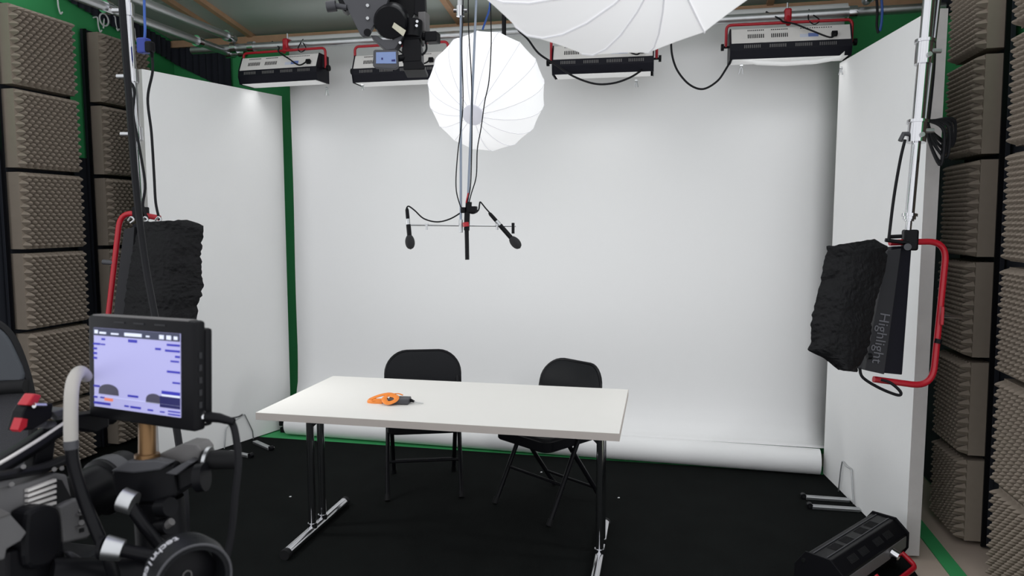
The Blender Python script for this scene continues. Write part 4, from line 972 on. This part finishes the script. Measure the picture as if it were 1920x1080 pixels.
obj('wing_lip', MB().prism([pv(x, y, .037) for x, y in ((-60, 946), (0, 952), (24, 964), (4, 972), (-60, 976))], Vector((-.03, 0, 0))), M_mgrey, t, world=True, bevel=.002)
lo = pv(166, 925, -.045); 
obj('lens_barrel', MB().lathe([(.036, -.03), (.040, 0), (.040, .02), (.046, .024), (.046, .075), (.042, .078), (.040, .078)], lo, (.10, 1, .02), 28), M_black, t, world=True, smooth=True)
obj('lens_ring', MB().lathe([(.0468, .03), (.0475, .034), (.0475, .05), (.0468, .054)], lo, (.10, 1, .02), 28), M_dgrey, t, world=True, smooth=True)
hd = [pv(-60, 905, -.05), pv(0, 872, -.05), pv(60, 835, -.05), pv(110, 802, -.05), pv(150, 788, -.05), pv(205, 782, -.05)]
hn = obj('carry_handle', MB().tube(smoothpath(hd, 5), .017, 12, flat=(Vector((0, 0, 1)), .75)), M_black, t, world=True, smooth=True)
obj('handle_trim', MB().tube(smoothpath([p+Vector((.012, 0, .009)) for p in hd[:4]], 5), .0026, 8), M_silver, hn, world=True, smooth=True)
obj('handle_post', MB().prism([pv(x, y, -.04) for x, y in ((70, 830), (108, 808), (100, 870), (88, 890), (60, 892), (66, 860))], Vector((-.02, 0, 0))), M_black, hn, world=True, bevel=.003)
obj('handle_block', MB().prism([pv(x, y, -.03) for x, y in ((140, 778), (205, 770), (206, 800), (182, 812), (150, 806))], Vector((-.03, 0, 0))), M_black, hn, world=True, bevel=.003)
for (x, y) in ((72, 793), (92, 797), (110, 778)): obj('handle_button', MB().lathe([(.010, 0), (.010, .005), (.006, .008)], pv(x, y, -.05)-Vector((0, 0, .003)), (.2, -.2, 1), 14), M_dgrey, hn, world=True, smooth=True)
obj('shoe_cover', MB().prism([pv(x, y, -.035) for x, y in ((98, 772), (128, 764), (138, 772), (110, 784))], Vector((-.03, 0, 0))), M_dgrey, hn, world=True, bevel=.002)
rl = obj('red_lever', MB().prism([pv(x, y, -.03) for x, y in ((50, 760), (65, 738), (79, 741), (69, 762))], Vector((-.018, 0, 0))), M_red, t, world=True, bevel=.002)
obj('lever_base', MB().prism([pv(x, y, -.034) for x, y in ((44, 772), (52, 758), (100, 756), (98, 784), (62, 806), (34, 808))], Vector((-.02, 0, 0))), M_black, rl, world=True, bevel=.002)
obj('red_tab', MB().prism([pv(x, y, -.031) for x, y in ((34, 806), (42, 784), (52, 786), (50, 800), (38, 810))], Vector((-.014, 0, 0))), M_red, rl, world=True)
obj('lever_pin', MB().tube([pv(64, 760, -.026), pv(84, 760, -.026)], .004, 8), M_chrome, rl, world=True)
obj('strap_arm', MB().tube(smoothpath([pv(-60, 905, .0), pv(0, 893, .0), pv(40, 886, .0), pv(80, 878, -.01), pv(120, 862, -.03)], 5), .010, 10, flat=(Vector((0, 0, 1)), .7)), M_black, t, world=True, smooth=True)
for (x, y) in ((22, 908), (44, 875), (102, 880), (116, 878)): obj('screw_head', MB().tube([pv(x, y, .012), pv(x, y, .0)], .0032, 8), M_mgrey, t, world=True)
obj('lower_block', MB().prism([pv(x, y, .02) for x, y in ((14, 1035), (120, 1012), (126, 1060), (150, 1110), (14, 1120))], Vector((-.1, 0, 0))), M_black, t, world=True, bevel=.004)
obj('base_lever', MB().prism([pv(x, y, .03) for x, y in ((128, 1036), (136, 1034), (166, 1052), (190, 1080), (160, 1090))], Vector((-.01, 0, 0))), M_dgrey, t, world=True, bevel=.002)

# ------------------------------------------------------------------ headphones hung on the pan bar
DH = .93
c = W(352, 1078, d=DH)
e0 = W(300, 1072, d=DH-.015)
axd = (RT*.62-FW*.72-UP*.05).normalized()          # band axis, towards the open side
t = thing('headphones', 'black headphones with grey lettering on the band hanging at the camera rig', 'headphones', c)
uu = (UP-axd*UP.dot(axd)).normalized(); ww = axd.cross(uu)
Rb_ = .047; bwid = .048
vs = []; fs = []; n = 30
for i in range(n+1):
    an = -PI*.72+PI*1.44*i/n
    rad = uu*math.cos(an)*1.0+ww*math.sin(an)
    for (r, h) in ((Rb_, -bwid/2), (Rb_+.003, 0), (Rb_, bwid/2), (Rb_-.008, bwid/2), (Rb_-.010, 0), (Rb_-.008, -bwid/2)): vs.append(c+rad*r+axd*h)
for i in range(n):
    for j in range(6): fs.append((i*6+j, i*6+(j+1) % 6, (i+1)*6+(j+1) % 6, (i+1)*6+j))
fs += [tuple(range(5, -1, -1)), tuple(n*6+j for j in range(6))]
hbnd = obj('headband', MB().add(vs, fs), M_vinyl, t, world=True, smooth=True)
rim = []
for i in range(n+1):
    an = -PI*.72+PI*1.44*i/n; rim.append(c+(uu*math.cos(an)+ww*math.sin(an))*(Rb_-.001)+axd*(bwid/2+.0005))
obj('band_piping', MB().tube(rim, .0018, 6), M_dgrey, hbnd, world=True, smooth=True)
ep = c-axd*.012
obj('ear_cup', MB().lathe([(.034, -.012), (.037, -.006), (.037, .004), (.030, .008), (.0, .009)], ep-uu*.004, axd, 26), M_black, t, world=True, smooth=True)
ringc = ep-uu*.002+axd*.010
obj('cup_ring', MB().tube([ringc+(uu*math.cos(k*PI/10)*1.15+ww*math.sin(k*PI/10)*.9)*.006 for k in range(20)], .0011, 6, closed=True), M_mgrey, t, world=True, smooth=True)
# letters wrapped round the band, reading upwards
word = 'technica'
pitch = .155
for k, ch in enumerate(word):
    an = .42-pitch*(k)                                    # angle from the top, going down the visible side
    sgn = 1 if (ww.dot(RT) < 0) else -1
    a_ = sgn*(.28+pitch*k)
    rad = uu*math.cos(a_)+ww*math.sin(a_)
    tang = (-uu*math.sin(a_)+ww*math.cos(a_))*sgn        # downwards along the band
    text_mesh(ch, .019, 'letter', M_letw, hbnd, frame_mtx(c+rad*(Rb_+.0034)-axd*.003-rootloc(t), tang, axd if frame_mtx((0,0,0), tang, axd).to_3x3().col[2].dot(rad) > 0 else -axd), .0006)
obj('hang_strap', MB().tube(smoothpath([c+uu*(Rb_-.006), c+uu*.02-axd*.03, W(305, 1046, d=KD-.06)], 4), .006, 8), M_black, t, world=True, smooth=True)
